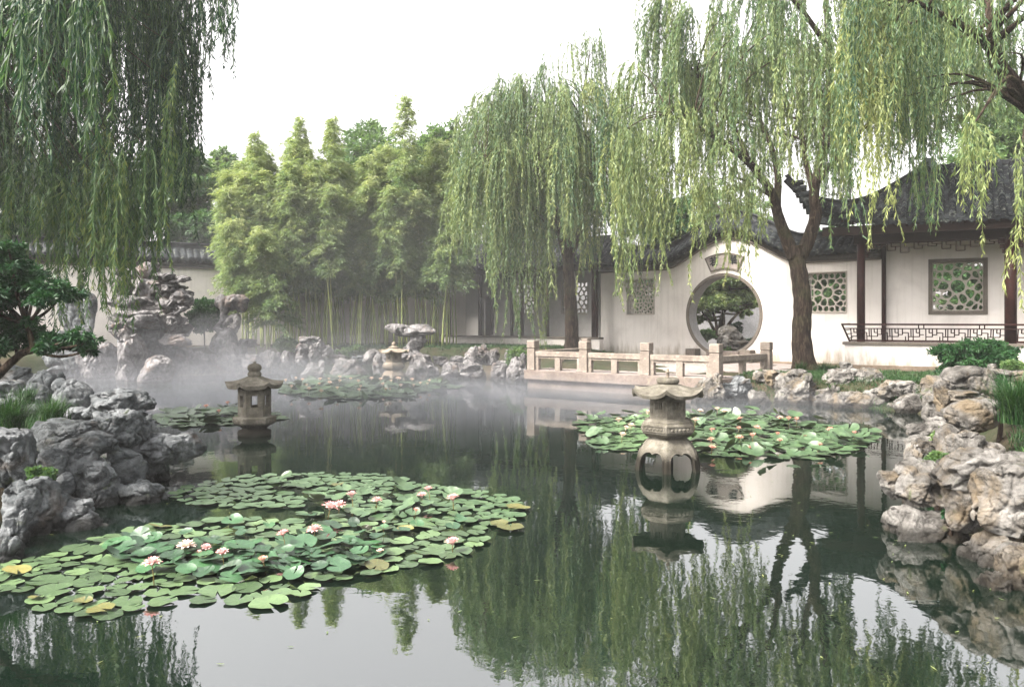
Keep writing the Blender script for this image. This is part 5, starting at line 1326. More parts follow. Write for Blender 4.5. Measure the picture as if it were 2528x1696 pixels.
# willow limb reaching in from the right edge
tr_ = [(13.0, 14.8, .4), (12.6, 14.9, 3.0), (11.6, 15.0, 4.8), (10.6, 15.0, 5.9)]
D3 = 14.2
limbs_ = [([(10.9, 15.0, 5.5), W(2420, 260, D3), W(2337, 215, D3), W(2280, 150, D3), W(2262, 110, D3-.2), W(2210, 70, D3-.5), W(2140, 30, D3-1), W(2080, 0, D3-1.2)], .20, .03),
          ([W(2400, 300, D3), W(2330, 235, D3+.1), W(2300, 190, D3), W(2285, 150, D3)], .11, .08), ([W(2275, 130, D3), W(2262, 60, D3+.2), W(2255, -30, D3+.4), W(2270, -120, D3+.6)], .10, .03),
          ([W(2210, 70, D3-.5), W(2150, 40, D3-.2), W(2060, 60, D3), W(2010, 95, D3)], .03, .01), ([W(2255, -30, D3), W(2150, -110, D3-.5), W(2020, -110, D3-1)], .06, .02)]
def zlow_t(x, y):
    X = (x/y*F+1264)/K
    prof = [(1900, 380), (1960, 400), (2010, 340), (2050, 360), (2100, 330), (2150, 300), (2200, 270), (2240, 240), (2290, 250), (2337, 300)]
    Y = np.interp(X, [p[0] for p in prof], [p[1] for p in prof]); return 2+(789-Y*K)/F*y
def keep_t(b):
    X = (b[0]+b[4])/(b[1]+b[5])*F/K+1264/K; return X > 1900
bl = dome_bundles((8.4, 13.9), 3.4, 9.3, 7.0, zlow_t, 66, 17, .26, ry=2.4, maxlen=3.4, minlen=1.0, keep=keep_t)
for (X, Y0, Y1, d, tn) in ((1980, 60, 590, 13.0, .92), (1965, 120, 440, 13.1, .9), (2000, 180, 560, 12.8, .85), (1940, 60, 330, 13.2, .85), (2218, 290, 545, 11.5, .75), (2212, 300, 500, 11.6, .6), (2090, 180, 520, 13.4, .3), (2070, 220, 480, 13.4, .3), (2110, 250, 500, 13.3, .3),
                           (2040, 120, 430, 13.4, .3), (2330, 350, 560, 11.5, .7), (2334, 520, 670, 11.4, .9), (1930, 180, 560, 13.6, .3), (1900, 150, 540, 13.6, .4), (2150, 200, 380, 13.4, .3), (2300, 120, 300, 12.5, .35), (1955, 0, 300, 13, .8)):
    bl.append(place(X, Y0, Y1, d, tn))
willow_tree('willow leaning in from the right edge with a thick dark limb', (13.0, 14.8, .4), tr_, limbs_, bl, 51, M['willow'], 40, .125, .019, .30, spread=.20, nstr=(7, 13))

# ================================================================ BAMBOO GROVE
def bamboo_proto(seed, H, leafstart, lean, thin=False):
    r = np.random.default_rng(seed); n = 14; pts = []
    for k in range(n+1):
        f = k/n; pts.append(Vector((lean[0]*f**1.6+.03*math.sin(f*5+seed), lean[1]*f**1.6, H*f - .10*H*max(0, f-.75)**1.5)))
    mb = MB(); mb.tube(pts, [.036*(1-.82*(k/n)) for k in range(n+1)], 7)
    for k in range(int(H/.34)):     # node rings
        f = (k*.34+.2)/H
        if f > .62: break
        i = min(n-1, int(f*n)); q = pts[i].lerp(pts[i+1], f*n-i); rr = .030*(1-.82*f)+.004; mb.tube([q-Vector((0, 0, .008)), q+Vector((0, 0, .008))], [rr, rr], 7)
    me = mb.build('culm', M['culm'], None, smooth=True)
    P = np.array([tuple(p) for p in pts]); A = []; Dd = []; Tn = []
    nb = 110
    for b in range(84 if thin else nb):
        f = min(.995, leafstart+(1-leafstart)*(b/(84 if thin else nb))**.9); x = f*n; i = min(n-1, int(x)); p = P[i]+(P[i+1]-P[i])*(x-i)
        az = r.random()*6.283; ln = ((1.9*(1-f)+.14) if thin else (1.5*(1-.72*f)+.12))*r.uniform(.6, 1.1); up = r.uniform(.25, .9)
        q = int((22 if thin else 40)*ln)+(6 if thin else 10); s = r.random(q)**.8
        c, s_ = math.cos(az), math.sin(az)
        bx = p[0]+c*ln*s; by = p[1]+s_*ln*s; bz = p[2]+ln*(up*s-.75*s**2.2)
        cl = np.stack([bx, by, bz], -1)+r.normal(0, .075 if thin else .095, (q, 3))*[1, 1, .7]; k = 4
        cl = np.repeat(cl, k, 0); a2 = r.normal(az, 1.0, len(cl)); d = np.stack([np.cos(a2), np.sin(a2), r.uniform(-1.1, .1, len(cl))], -1)
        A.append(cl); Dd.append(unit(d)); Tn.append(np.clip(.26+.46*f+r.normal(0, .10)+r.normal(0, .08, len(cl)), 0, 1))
    for q in (30,):                 # leafy leader tip
        s = r.random(q*4); cl = P[-1][None]*s[:, None]+P[-3][None]*(1-s[:, None])+r.normal(0, .05, (len(s), 3)); a2 = r.random(len(s))*6.283
        A.append(cl); Dd.append(unit(np.stack([np.cos(a2), np.sin(a2), r.uniform(-.2, .9, len(s))], -1))); Tn.append(np.full(len(s), .75))
    A = np.concatenate(A); Dd = np.concatenate(Dd); Tn = np.concatenate(Tn); N = len(A)
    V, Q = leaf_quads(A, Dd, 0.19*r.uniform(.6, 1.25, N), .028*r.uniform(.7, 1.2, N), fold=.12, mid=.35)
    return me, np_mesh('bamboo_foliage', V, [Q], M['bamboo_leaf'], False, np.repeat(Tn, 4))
protos = []
for k in range(9):
    cu, fm = bamboo_proto(100+k, [7.2, 7.8, 6.6, 8.2, 7.0, 6.0, 7.5, 8.6, 6.4][k], [.46, .44, .48, .46, .40, .42, .50, .46, .38][k], ((.5, -.3), (-.6, -.5), (.2, -.9), (-.2, -.3), (.9, -.6), (-1.0, -.4), (.3, .2), (.1, -.2), (-.5, -1.1))[k])
    cd = cu.data; bpy.data.objects.remove(cu); protos.append((cd, fm))
cu, fm = bamboo_proto(140, 8.6, .55, (.15, -.2), True); cd = cu.data; bpy.data.objects.remove(cu); protos.append((cd, fm))
cu, fm = bamboo_proto(141, 8.3, .50, (-.45, -.1), True); cd = cu.data; bpy.data.objects.remove(cu); protos.append((cd, fm))
def bamboo(x, y, k, sc, rz, label, lx=0.0):
    z = float(ground_z(np.array([x]), np.array([y]))[0])-.05
    t = thing('bamboo', label, 'bamboo', (x, y, z), rz, 'bamboo culms of the grove'); t.scale = (sc,)*3; t.rotation_euler = (lx, 0, rz)
    mobj('culm', protos[k][0], t); mobj('foliage', protos[k][1], t)
BL = ['slender bamboo culm with feathery foliage in the dense grove before the white wall']
rb = random.Random(4); cnt = 0
for i in range(104):
    f = (i+.5)/104; X = 555+(1040-555)*f+rb.uniform(-6, 6); d = rb.uniform(29.2, 31.4)+1.9*f; x = (X*K-1264)/F*d
    bamboo(x, d, rb.randrange(9), rb.uniform(.84, 1.0)*(1-.10*abs(f-.5)), rb.uniform(-.7, .7) + (0 if rb.random() < .6 else 3.1), BL[0], rb.uniform(-.02, .05))
for (X, d, k, sc, rz, lb) in ((915, 30.4, 9, 1.12, .3, 'tallest bamboo of the grove, its pointed tip rising highest against the sky'), (738, 30.6, 10, 1.08, 2.2, 'tall bamboo with a broad feathery top left of the tallest tip'), (665, 30.2, 9, 1.03, 1.0, 'tall bamboo with a narrow spire on the left half of the grove'),
                              (772, 31.0, 9, 1.02, 4.0, 'tall bamboo leaning beside the broad feathery top'), (560, 29.6, 10, .98, 2.4, 'tall bamboo with pale spire at the left end of the grove'), (760, 29.4, 1, .95, 5.2, 'bamboo culm leaning strongly right across the middle of the grove'),
                              (590, 29.0, 5, .93, .2, 'low bamboo arching left in front of the garden wall'), (570, 29.8, 5, .98, .5, 'arching bamboo drooping over the coping of the garden wall'), (640, 28.9, 8, .85, 0, 'short bamboo with foliage drooping forward at the front left of the grove'), (1010, 30.4, 4, .9, .2, 'short bamboo leaning right towards the corridor'), (990, 31.5, 3, 1.0, 1, 'pale leaved bamboo tall at the right end of the grove')):
    bamboo((X*K-1264)/F*d, d, k, sc, rz, lb, .02)

# ================================================================ BACKGROUND TREES AND SHRUBS
def btree(label, X, Y, d, wpx, hpx, seed, mat, n=9000, lL=.26, lW=.13, name='background_tree', nb=16, tint=.5, group='trees beyond the garden walls'):
    c = W(X, Y, d); rx = wpx*K/F*d/2; rz = hpx*K/F*d/2
    bl = blobs_in((c.x, c.y, c.z), (rx*.78, rx*.6, rz*.80), nb, seed, (min(rx, rz)*.30, min(rx, rz)*.52))
    return clump_tree(name, label, 'tree', (c.x, d, .6), [(c.x, d, .6), (c.x+.1, d, c.z*.5+.3), (c.x, d, c.z+rz*.2)], bl, seed, mat, n, lL, lW, tr=.18, group=group, tint=tint)
btree('dark green tree over the left wall beside the near willow', 400, 440, 37, 190, 300, 201, M['tree_leaf'], 26000, .22, .10, nb=26, tint=.5)
btree('broad dark tree behind the near willow at far left', 200, 430, 40, 260, 330, 202, M['tree_leaf'], 24000, .24, .11, nb=26, tint=.55)
btree('misty tree at the left photo edge beyond the wall', 10, 400, 42, 260, 380, 203, M['tree_leaf'], 18000, .26, .12, nb=22, tint=.5)
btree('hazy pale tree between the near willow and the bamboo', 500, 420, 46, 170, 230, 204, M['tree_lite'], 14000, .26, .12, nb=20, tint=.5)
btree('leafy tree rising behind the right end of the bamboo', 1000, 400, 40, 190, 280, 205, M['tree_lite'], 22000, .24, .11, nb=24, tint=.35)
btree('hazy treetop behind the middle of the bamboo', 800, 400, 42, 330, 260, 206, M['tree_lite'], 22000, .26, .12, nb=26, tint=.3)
btree('dark green tree behind the coping left of the moon gate', 1520, 520, 36, 120, 190, 207, M['tree_leaf'], 14000, .20, .09, nb=18, tint=.35)
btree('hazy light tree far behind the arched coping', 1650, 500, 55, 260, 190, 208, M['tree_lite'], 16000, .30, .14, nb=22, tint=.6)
btree('bright green tree above the pavilion roof at right', 2300, 330, 31, 300, 330, 209, M['tree_lite'], 30000, .17, .08, nb=34, tint=.45)
btree('tree behind the lattice window of the moon gate wall', 1880, 640, 32.5, 210, 300, 210, M['tree_leaf'], 14000, .17, .08, nb=18, tint=.55)
btree('tree behind the lattice window of the pavilion', 2190, 640, 31, 220, 260, 211, M['tree_leaf'], 16000, .17, .08, nb=20, tint=.5)
btree('low tree behind the crackle lattice window', 1470, 690, 38, 150, 220, 212, M['tree_leaf'], 9000, .18, .08, nb=14, tint=.3)
btree('low dark tree just behind the left wall near the scholar stone', 450, 530, 34.5, 190, 130, 214, M['tree_leaf'], 14000, .18, .08, nb=18, tint=.45)
btree('low dark tree just behind the left wall above the rockery', 300, 520, 33.5, 210, 150, 215, M['tree_leaf'], 14000, .18, .08, nb=18, tint=.5)
btree('low dark tree just behind the left wall at the photo edge', 90, 520, 32, 300, 150, 216, M['tree_leaf'], 16000, .18, .08, nb=20, tint=.5)
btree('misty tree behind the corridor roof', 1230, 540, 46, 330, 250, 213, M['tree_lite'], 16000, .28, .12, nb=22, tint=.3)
# courtyard seen through the moon gate
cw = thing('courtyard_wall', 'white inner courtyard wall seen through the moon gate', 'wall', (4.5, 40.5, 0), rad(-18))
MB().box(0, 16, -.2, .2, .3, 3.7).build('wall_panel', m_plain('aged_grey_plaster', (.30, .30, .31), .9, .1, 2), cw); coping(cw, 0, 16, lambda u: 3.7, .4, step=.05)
MB().tube([W(1737, 805, 37), W(1737, 620, 37)], [.10, .10], 12).build('column', M['wood'], cw).matrix_parent_inverse = cw.matrix_world.inverted()
dC = 33.0
def cb(L_, d=dC): return [(*W(x, y, d+random.uniform(-.5, .5))[:], r) for (x, y, r) in L_]
ct = clump_tree('courtyard_tree', 'spreading many-stemmed tree framed by the moon gate', 'tree', W(1643, 775, dC)[:2]+(.6,) if False else (W(1643, 775, dC).x, dC, .6), [(W(1643, 790, dC).x, dC, .6), W(1645, 740, dC), W(1655, 700, dC), W(1660, 660, dC)],
    cb([(1600, 690, .38), (1615, 660, .42), (1640, 640, .45), (1670, 635, .48), (1700, 645, .45), (1725, 660, .42), (1735, 690, .30), (1650, 675, .40), (1690, 675, .40), (1630, 700, .28), (1712, 690, .32), (1590, 650, .4), (1660, 610, .5), (1710, 610, .5), (1580, 690, .5), (1600, 620, .55), (1635, 690, .45), (1670, 690, .4), (1745, 640, .5), (1740, 610, .5), (1620, 720, .28), (1700, 712, .3), (1590, 725, .3)]), 301, M['bamboo_leaf'], 52000, .11, .055, tr=.13, flat=.7, tint=.55)
mb = MB()
for (a, b, c) in (((1641, 775), (1620, 735), (1602, 712)), ((1643, 775), (1672, 728), (1706, 700)), ((1648, 770), (1652, 725), (1645, 690)), ((1636, 775), (1634, 735), (1622, 700))):
    limb(mb, [W(*a, dC-.1)-ct.location, W(*b, dC-.2)-ct.location, W(*c, dC-.2)-ct.location], .085, .03, 9)
mb.build('stems', M['bark'], ct, smooth=True)
def shrub(name, label, X, Y, d, w, h, seed, mat, n, lL, lW, nb=9, tint=.5, flat=.8, stemless=False, group=None, cat='shrub'):
    c = W(X, Y, d); rx = w*K/F*d/2; rz = h*K/F*d/2
    bl = blobs_in((c.x, c.y, c.z-rz*.1), (rx*.7, rx*.5, rz*.6), nb, seed, (min(rx, rz)*.35, min(rx, rz)*.6))
    gz = float(ground_z(np.array([c.x]), np.array([d]))[0])
    return clump_tree(name, label, cat, (c.x, d, gz), [(c.x, d, gz-.05), (c.x+.03, d, (gz+c.z)/2), (c.x, d, c.z)], bl, seed, mat, n, lL, lW, tr=.035, tint=tint, group=group, flat=flat)
shrub('round_shrub', 'round clipped shrub at the left inside the moon gate', 1608, 760, 32.2, 46, 50, 311, M['tree_leaf'], 5000, .07, .035, tint=.6)
shrub('round_shrub', 'small dark clipped shrub behind the stems inside the moon gate', 1682, 752, 34, 42, 36, 312, M['shrub_leaf'], 4000, .07, .035, tint=.5)
shrub('low_hedge', 'long low dark hedge inside the moon gate', 1712, 778, 35, 90, 26, 313, M['shrub_leaf'], 7000, .07, .035, nb=14, tint=.4, cat='hedge')
shrub('leafy_shrub', 'light green ground shrub before the courtyard rock', 1640, 800, 31.5, 80, 36, 314, M['tree_lite'], 6000, .07, .035, nb=14, tint=.3)
rock('lump', 1670*K, 775*K, 62*K, 62*K, 32.2, 'pale leaning rock standing inside the moon gate', Wm, name='courtyard_rock')
rock('lump', 1695*K, 795*K, 60*K, 34*K, 31.6, 'low pale rock at the threshold inside the moon gate', Wm, name='courtyard_rock')
# shrubs by the water
shrub('leafy_bush', 'dark green rounded bush between the rockery and the scholar stone', 465, 715, 28.2, 92, 90, 321, M['shrub_leaf'], 16000, .10, .05, nb=16, tint=.75)
shrub('leafy_bush', 'light green bush at the foot of the bamboo left of the perched rocks', 655, 785, 28.8, 80, 46, 322, M['tree_lite'], 9000, .085, .04, nb=12, tint=.4)
shrub('leafy_bush', 'low bush under the bamboo between perched rocks and mushroom stone', 800, 800, 28.6, 110, 34, 323, M['tree_lite'], 9000, .08, .04, nb=16, tint=.3)
shrub('leafy_bush', 'pale green bush left of the terrace corner', 1180, 815, 26.4, 60, 70, 324, M['tree_lite'], 8000, .08, .035, nb=12, tint=.45)
shrub('leafy_bush', 'broad dark green bush before the pavilion wall at right', 2225, 812, 14.2, 225, 130, 325, M['shrub_leaf'], 32000, .08, .030, nb=34, tint=.8, flat=.55)
shrub('leafy_bush', 'small yellow-green bush at the right edge beside the dark bush', 2305, 835, 12.6, 60, 44, 326, M['tree_lite'], 7000, .05, .028, nb=9, tint=.5)
shrub('leafy_bush', 'fine leaved dark bush between the right bank rocks', 2280, 885, 10.0, 50, 62, 327, M['shrub_leaf'], 6000, .05, .012, nb=8, tint=.8)
shrub('fern_clump', 'yellow-green fern growing on the left rim of the right bank', 2145, 1000, 8.6, 44, 60, 328, M['tree_lite'], 2600, .05, .022, nb=7, tint=.6, cat='fern')
shrub('fern_clump', 'low green weeds beside the egg-shaped stone', 2135, 1045, 8.1, 90, 36, 329, M['tree_lite'], 3600, .04, .022, nb=10, tint=.35, cat='weeds')
shrub('fern_clump', 'leafy weeds among the lower left rocks', 90, 1085, 7.7, 90, 46, 330, M['tree_lite'], 2600, .045, .03, nb=10, tint=.2, cat='weeds')
shrub('fern_clump', 'tiny green sprig over the low waterline rock at right', 2160, 1170, 7.2, 26, 20, 331, M['shrub_leaf'], 300, .05, .03, nb=3, tint=.8, cat='weeds')
# cloud-pruned tree reaching in from the left edge
dP = 8.2
cp = [(W(X, Y, dP+random.uniform(-.35, .35))[:]+(r,)) for (X, Y, r) in ((20, 600, .20), (-20, 650, .26), (40, 640, .24), (80, 655, .22), (120, 660, .20), (150, 668, .15), (60, 625, .20), (10, 680, .20), (-30, 720, .25), (95, 685, .14),
      (10, 745, .22), (50, 755, .17), (80, 760, .14), (35, 780, .16), (-10, 790, .18), (120, 775, .15), (150, 780, .16), (170, 765, .13), (195, 785, .13), (215, 775, .10), (205, 800, .08), (100, 790, .12), (-40, 600, .25), (-60, 680, .3), (20, 570, .14), (65, 735, .10))]
clump_tree('cloud_pruned_tree', 'dark green tree with layered pads leaning in at the left edge', 'tree', (-6.0, dP+.3, .6), [(-6.0, dP+.3, .6), W(-60, 920, dP+.1), W(0, 852, dP), W(48, 808, dP), W(75, 795, dP), W(60, 740, dP)], cp, 341, M['shrub_leaf'], 30000, .055, .022, tr=.055, flat=.45, tint=.60, shell=.8)
mb = MB(); limb(mb, [W(50, 806, dP), W(75, 793, dP), W(110, 792, dP), W(150, 796, dP), W(185, 800, dP), W(215, 790, dP)], .028, .008, 8)
limb(mb, [W(0, 850, dP), W(-30, 760, dP), W(0, 710, dP), W(60, 690, dP), W(120, 685, dP)], .035, .008, 8)
o_ = mb.build('side_branch', M['bark'], bpy.data.objects['cloud_pruned_tree'], smooth=True); o_.location = -bpy.data.objects['cloud_pruned_tree'].location

# ================================================================ GRASS
def blades(P, n, L, Wd, seed, spread, up=1.0, tint=.5, K_=4):
    r = np.random.default_rng(seed); m = len(P)*n; B = np.repeat(P, n, 0)+r.normal(0, 1, (m, 3))*[spread, spread, 0]
    az = r.random(m)*6.283; out = np.stack([np.cos(az), np.sin(az), np.zeros(m)], -1); ln = L*r.uniform(.5, 1.15, m); bend = r.uniform(.3, 1.15, m)
    S = np.stack([-np.sin(az), np.cos(az), np.zeros(m)], -1); rows = []
    for k in range(K_+1):
        s = k/K_; p = B+out*(ln*bend*s**1.5*.8)[:, None]; p[:, 2] += ln*up*(s-.55*bend*s**2.4); w = Wd*(1-s**1.6)*.5+.0004
        rows.append(np.stack([p-S*w, p+S*w], 1))
    V = np.stack(rows, 1); i = np.arange(m*(K_+1)*2).reshape(m, K_+1, 2); Q = np.stack([i[:, :-1, 0], i[:, :-1, 1], i[:, 1:, 1], i[:, 1:, 0]], -1).reshape(-1, 4)
    T = np.repeat(np.clip(tint+r.normal(0, .16, m), 0, 1), (K_+1)*2); return V.reshape(-1, 3), Q, T
def gz_(x, y): return ground_z(np.asarray(x), np.asarray(y))
def grass_area(name, pts, n, L, Wd, seed, tint, density=9):
    r = np.random.default_rng(seed); xs = [p[0] for p in pts]; ys = [p[1] for p in pts]; N = n*4; x = r.uniform(min(xs), max(xs), N); y = r.uniform(min(ys), max(ys), N)
    k = poly_sd(x, y, pts) < 0; x, y = x[k][:n], y[k][:n]; P = np.stack([x, y, gz_(x, y)-.01], -1)
    V, Q, T = blades(P, density, L, Wd, seed, .05, tint=tint); o = mobj(name, np_mesh(name, V, [Q], M['grass'], False, T)); return tag(o, kind='stuff')
grass_area('bank_grass', [(-5.2, 8.6), (-5.0, 9.7), (-5.6, 10.8), (-8.5, 12.0), (-9, 9), (-7, 8)], 1500, .20, .007, 401, .45, 12)
grass_area('bank_grass', [(3.9, 28.8), (-1.0, 28.7), (-4, 29.3), (-9, 29.6), (-9, 31.5), (-3, 34), (4, 29.9)], 2200, .16, .014, 402, .55, 7)
grass_area('bank_grass', [(7.2, 21.3), (8.6, 18.4), (11.5, 16.8), (16, 14), (17, 18), (13, 20.5), (9, 23.4)], 2200, .15, .010, 403, .5, 8)
grass_area('bank_grass', [(5.3, 20.2), (6.6, 19.1), (7.6, 18.1), (9.4, 16.6), (10.2, 17.6), (8.2, 20.0), (7.0, 21.2)], 1800, .14, .010, 405, .5, 8)
grass_area('bank_grass', [(5.0, 3), (4.9, 7.6), (6, 9.5), (9.2, 14.5), (15, 13.5), (12, 7), (9, 3)], 5200, .18, .008, 404, .45, 10)
def tuft(label, X, Y, d, wpx, hpx, n, seed, tint, wd=.008, z=None):
    p = W(X, Y, d); g = float(gz_(np.array([p.x]), np.array([d]))[0]) if z is None else z; L = hpx*K/F*d*1.15
    t = thing('grass_tuft', label, 'grass tuft', (p.x, d, g))
    V, Q, T = blades(np.zeros((1, 3)), n, L, wd, seed, wpx*K/F*d*.10, tint=tint, K_=6, up=1.05); mobj('blades', np_mesh('blades', V, [Q], M['grass'], False, T), t)
tuft('long arching grass tuft at the right photo edge beside the domed boulder', 2325, 1030, 8.3, 150, 130, 650, 411, .45, .009, z=.92)
tuft('second long grass tuft above at the right photo edge', 2350, 965, 9.2, 150, 90, 420, 412, .5, .008, z=.95)
tuft('short grass tuft at the foot of the right willow trunk', 1828, 842, 21.6, 50, 30, 260, 413, .55, .012)
tuft('low dark grass tuft right of the willow trunk', 1880, 850, 21.2, 70, 30, 300, 414, .35, .012)
tuft('dark low grass tuft on the shore right of the willow trunk', 1905, 852, 21.0, 60, 28, 260, 418, .3, .012)
tuft('long grass tuft at the left photo edge above the cracked rock', 25, 1010, 8.3, 120, 90, 520, 415, .45, .008, z=.86)
tuft('grass tuft with drooping blades at the centre of the left bank', 120, 985, 9.3, 120, 60, 420, 416, .5, .008, z=.82)
tuft('small dark grass tuft between the dark boulders on the left bank', 60, 945, 10.4, 60, 50, 200, 417, .3, .008, z=.9)
# ================================================================ WATER LILIES
def m_pad(name, top, top2, under):
    m, nt, p = mat_new(name); v = coords(nt); oi = nt.nodes.new('ShaderNodeObjectInfo')
    n1 = noise(nt, v, 9, 5, .6); c = mixc(nt, ramp(nt, n1.outputs[0], [(.35, (0,)*3), (.65, (1,)*3)]).outputs[0], top, top2)
    hv = nt.nodes.new('ShaderNodeHueSaturation'); mr = nd(nt, 'ShaderNodeMapRange'); nt.links.new(oi.outputs['Random'], mr.inputs[0]); mr.inputs[3].default_value = .42; mr.inputs[4].default_value = 1.45
    nt.links.new(mr.outputs[0], hv.inputs['Value']); mr2 = nd(nt, 'ShaderNodeMapRange'); nt.links.new(oi.outputs['Random'], mr2.inputs[0]); mr2.inputs[3].default_value = .515; mr2.inputs[4].default_value = .485; nt.links.new(mr2.outputs[0], hv.inputs['Hue'])
    nt.links.new(c, hv.inputs['Color'])
    sep = nt.nodes.new('ShaderNodeSeparateXYZ'); nt.links.new(v, sep.inputs[0])   # radial veins
    at = nd(nt, 'ShaderNodeMath', operation='ARCTAN2'); nt.links.new(sep.outputs[1], at.inputs[0]); nt.links.new(sep.outputs[0], at.inputs[1])
    ml = nd(nt, 'ShaderNodeMath', operation='MULTIPLY'); nt.links.new(at.outputs[0], ml.inputs[0]); ml.inputs[1].default_value = 9
    si = nd(nt, 'ShaderNodeMath', operation='COSINE'); nt.links.new(ml.outputs[0], si.inputs[0])
    vn = ramp(nt, si.outputs[0], [(.90, (0,)*3), (.99, (.35,)*3)]).outputs[0]
    c2 = mixc(nt, vn, hv.outputs[0], tuple(x*1.7 for x in top2))
    g = nt.nodes.new('ShaderNodeNewGeometry'); c3 = mixc(nt, g.outputs['Backfacing'], c2, under)
    nt.links.new(c3, p.inputs['Base Color']); p.inputs['Roughness'].default_value = .42; p.inputs['IOR'].default_value = 1.55; p.inputs['Specular IOR Level'].default_value = .75
    nt.links.new(bump(nt, n1.outputs[0], .25, .01), p.inputs['Normal']); return m
MP = m_pad('lily_pad_green', (.036, .072, .030), (.070, .112, .046), (.06, .05, .02))
MPY = m_pad('lily_pad_yellow', (.17, .13, .03), (.08, .11, .04), (.12, .07, .03))
MPD = m_pad('lily_pad_deep', (.010, .042, .018), (.028, .075, .028), (.05, .05, .02))
MPF = m_pad('lily_pad_far', (.035, .075, .03), (.07, .12, .05), (.05, .07, .02))
def pad_shape(seed, cup=0.0, fold=0.0, n=30, rings=4):
    r = np.random.default_rng(seed); a0 = .16; V = [(0, 0, 0)]; ph = r.random(3)*6.28
    for k in range(1, rings+1):
        q = k/rings
        for i in range(n):
            t = a0+(2*math.pi-2*a0)*i/(n-1); rr = q*(1+.03*math.sin(3*t+ph[0])+.02*math.sin(7*t+ph[1]))
            z = cup*q**2.2+.035*q*q*math.sin(4*t+ph[2])+.012*q*math.sin(9*t+ph[0])+fold*max(0, math.cos(t-ph[1]))**1.5*q**2
            if q == 1: z += .02
            V.append((math.cos(t)*rr, math.sin(t)*rr, z))
    Fq = []; T = []
    for i in range(n-1): T.append((0, 1+i, 2+i))
    for k in range(rings-1):
        for i in range(n-1): a = 1+k*n+i; Fq.append((a, a+n, a+n+1, a+1))
    return np.array(V, dtype=float), np.array(Fq), np.array(T)
PADS = [pad_shape(s, c, f) for s, c, f in ((1, 0, 0), (2, .0, 0), (3, .02, .1), (4, .05, .0), (5, .0, .18), (6, .12, .22), (7, .08, .34), (8, .16, .14), (9, .0, .55))]
PM = {}
def pad_mesh(k, mat):
    if (k, mat.name) not in PM:
        V, q, t = PADS[k]; me = np_mesh('lily_pad', V, [q, t], mat, True); PM[(k, mat.name)] = me
    return PM[(k, mat.name)]
def scatter(poly_px, r0, r1, seed, tries, gap=.78, maxn=9999, hole=None):
    rr = np.random.default_rng(seed); poly = [tuple(G(*p))[:2] for p in poly_px]; xs = [p[0] for p in poly]; ys = [p[1] for p in poly]; out = []
    N = tries; x = rr.uniform(min(xs), max(xs), N); y = rr.uniform(min(ys), max(ys), N); k = poly_sd(x, y, poly); R = rr.uniform(r0, r1, N)
    A = np.zeros((0, 3))
    for i in range(N):
        if k[i] > -R[i]*.3: continue
        if len(A) and (np.hypot(A[:, 0]-x[i], A[:, 1]-y[i]) < gap*(A[:, 2]+R[i])).any(): continue
        A = np.vstack([A, [x[i], y[i], R[i]]])
        if len(A) >= maxn: break
    return A, poly
near_poly = [(-30, 1300), (60, 1275), (190, 1235), (320, 1205), (480, 1190), (545, 1178), (640, 1185), (700, 1172), (790, 1178), (800, 1165), (700, 1160), (560, 1162), (420, 1152), (385, 1133), (430, 1108), (560, 1088), (700, 1082), (870, 1083), (960, 1105), (1080, 1120), (1150, 1130), (1190, 1150), (1195, 1165), (1180, 1195), (1110, 1215), (1105, 1245), (1080, 1265), (930, 1300), (760, 1335), (620, 1390), (520, 1380), (430, 1375), (260, 1415), (160, 1405), (80, 1390), (60, 1350), (-40, 1350)]
A, _ = scatter(near_poly, .070, .138, 3, 90000, .84); A = A[np.argsort(A[:, 1])]
mass = []
rr_ = np.random.default_rng(8)
def inside_c(x, y):      # the crowded heart of the patch where leaves stand up
    X = (x/y*F+1264)/K; Y = (2/y*F+789)/K
    return ((X-560)/330)**2+((Y-1265)/65)**2 < 1 or ((X-880)/200)**2+((Y-1175)/60)**2 < 1 or ((X-650)/70)**2+((Y-1105)/18)**2 < 1
NEARG = 'floating pads of the near lily patch'
def put_pad(x, y, R, k, mat, z, rx, ry, rz, label, group):
    o = bpy.data.objects.new('lily_pad', pad_mesh(k, mat)); COL.objects.link(o); o.location = (x, y, z); o.rotation_euler = (rx, ry, rz); R = R*.8 if k in (5, 6, 7, 8) else R; o.scale = (R, R, R)
    return tag(o, label, 'lily pad', group)
npad = 0
for i, (x, y, R) in enumerate(A):
    c = inside_c(x, y); u = rr_.random()
    if npad >= 225: mass.append((x, y, R, int(rr_.choice([5, 6, 4])) if c and u < .4 else int(rr_.choice([0, 1, 2, 3])), rr_.uniform(.03, .08) if c and u < .4 else rr_.uniform(.006, .02), *rr_.normal(0, .2 if c and u < .4 else .02, 2))); continue
    if c and u < .42: k = int(rr_.choice([5, 6, 4, 4, 8])); z = rr_.uniform(.03, .09); rx, ry = rr_.normal(0, .22, 2); lb = 'raised green lily leaf lifting off the water in the near patch'; g = 'raised leaves of the near lily patch'
    else: k = int(rr_.choice([0, 1, 2, 3])); z = rr_.uniform(.006, .02); rx, ry = rr_.normal(0, .035, 2); lb = 'round flat green lily pad floating in the near patch'; g = NEARG
    put_pad(x, y, R, k, MPD if 'raised' in lb else MP, z, rx, ry, rr_.random()*6.28, lb, g); npad += 1
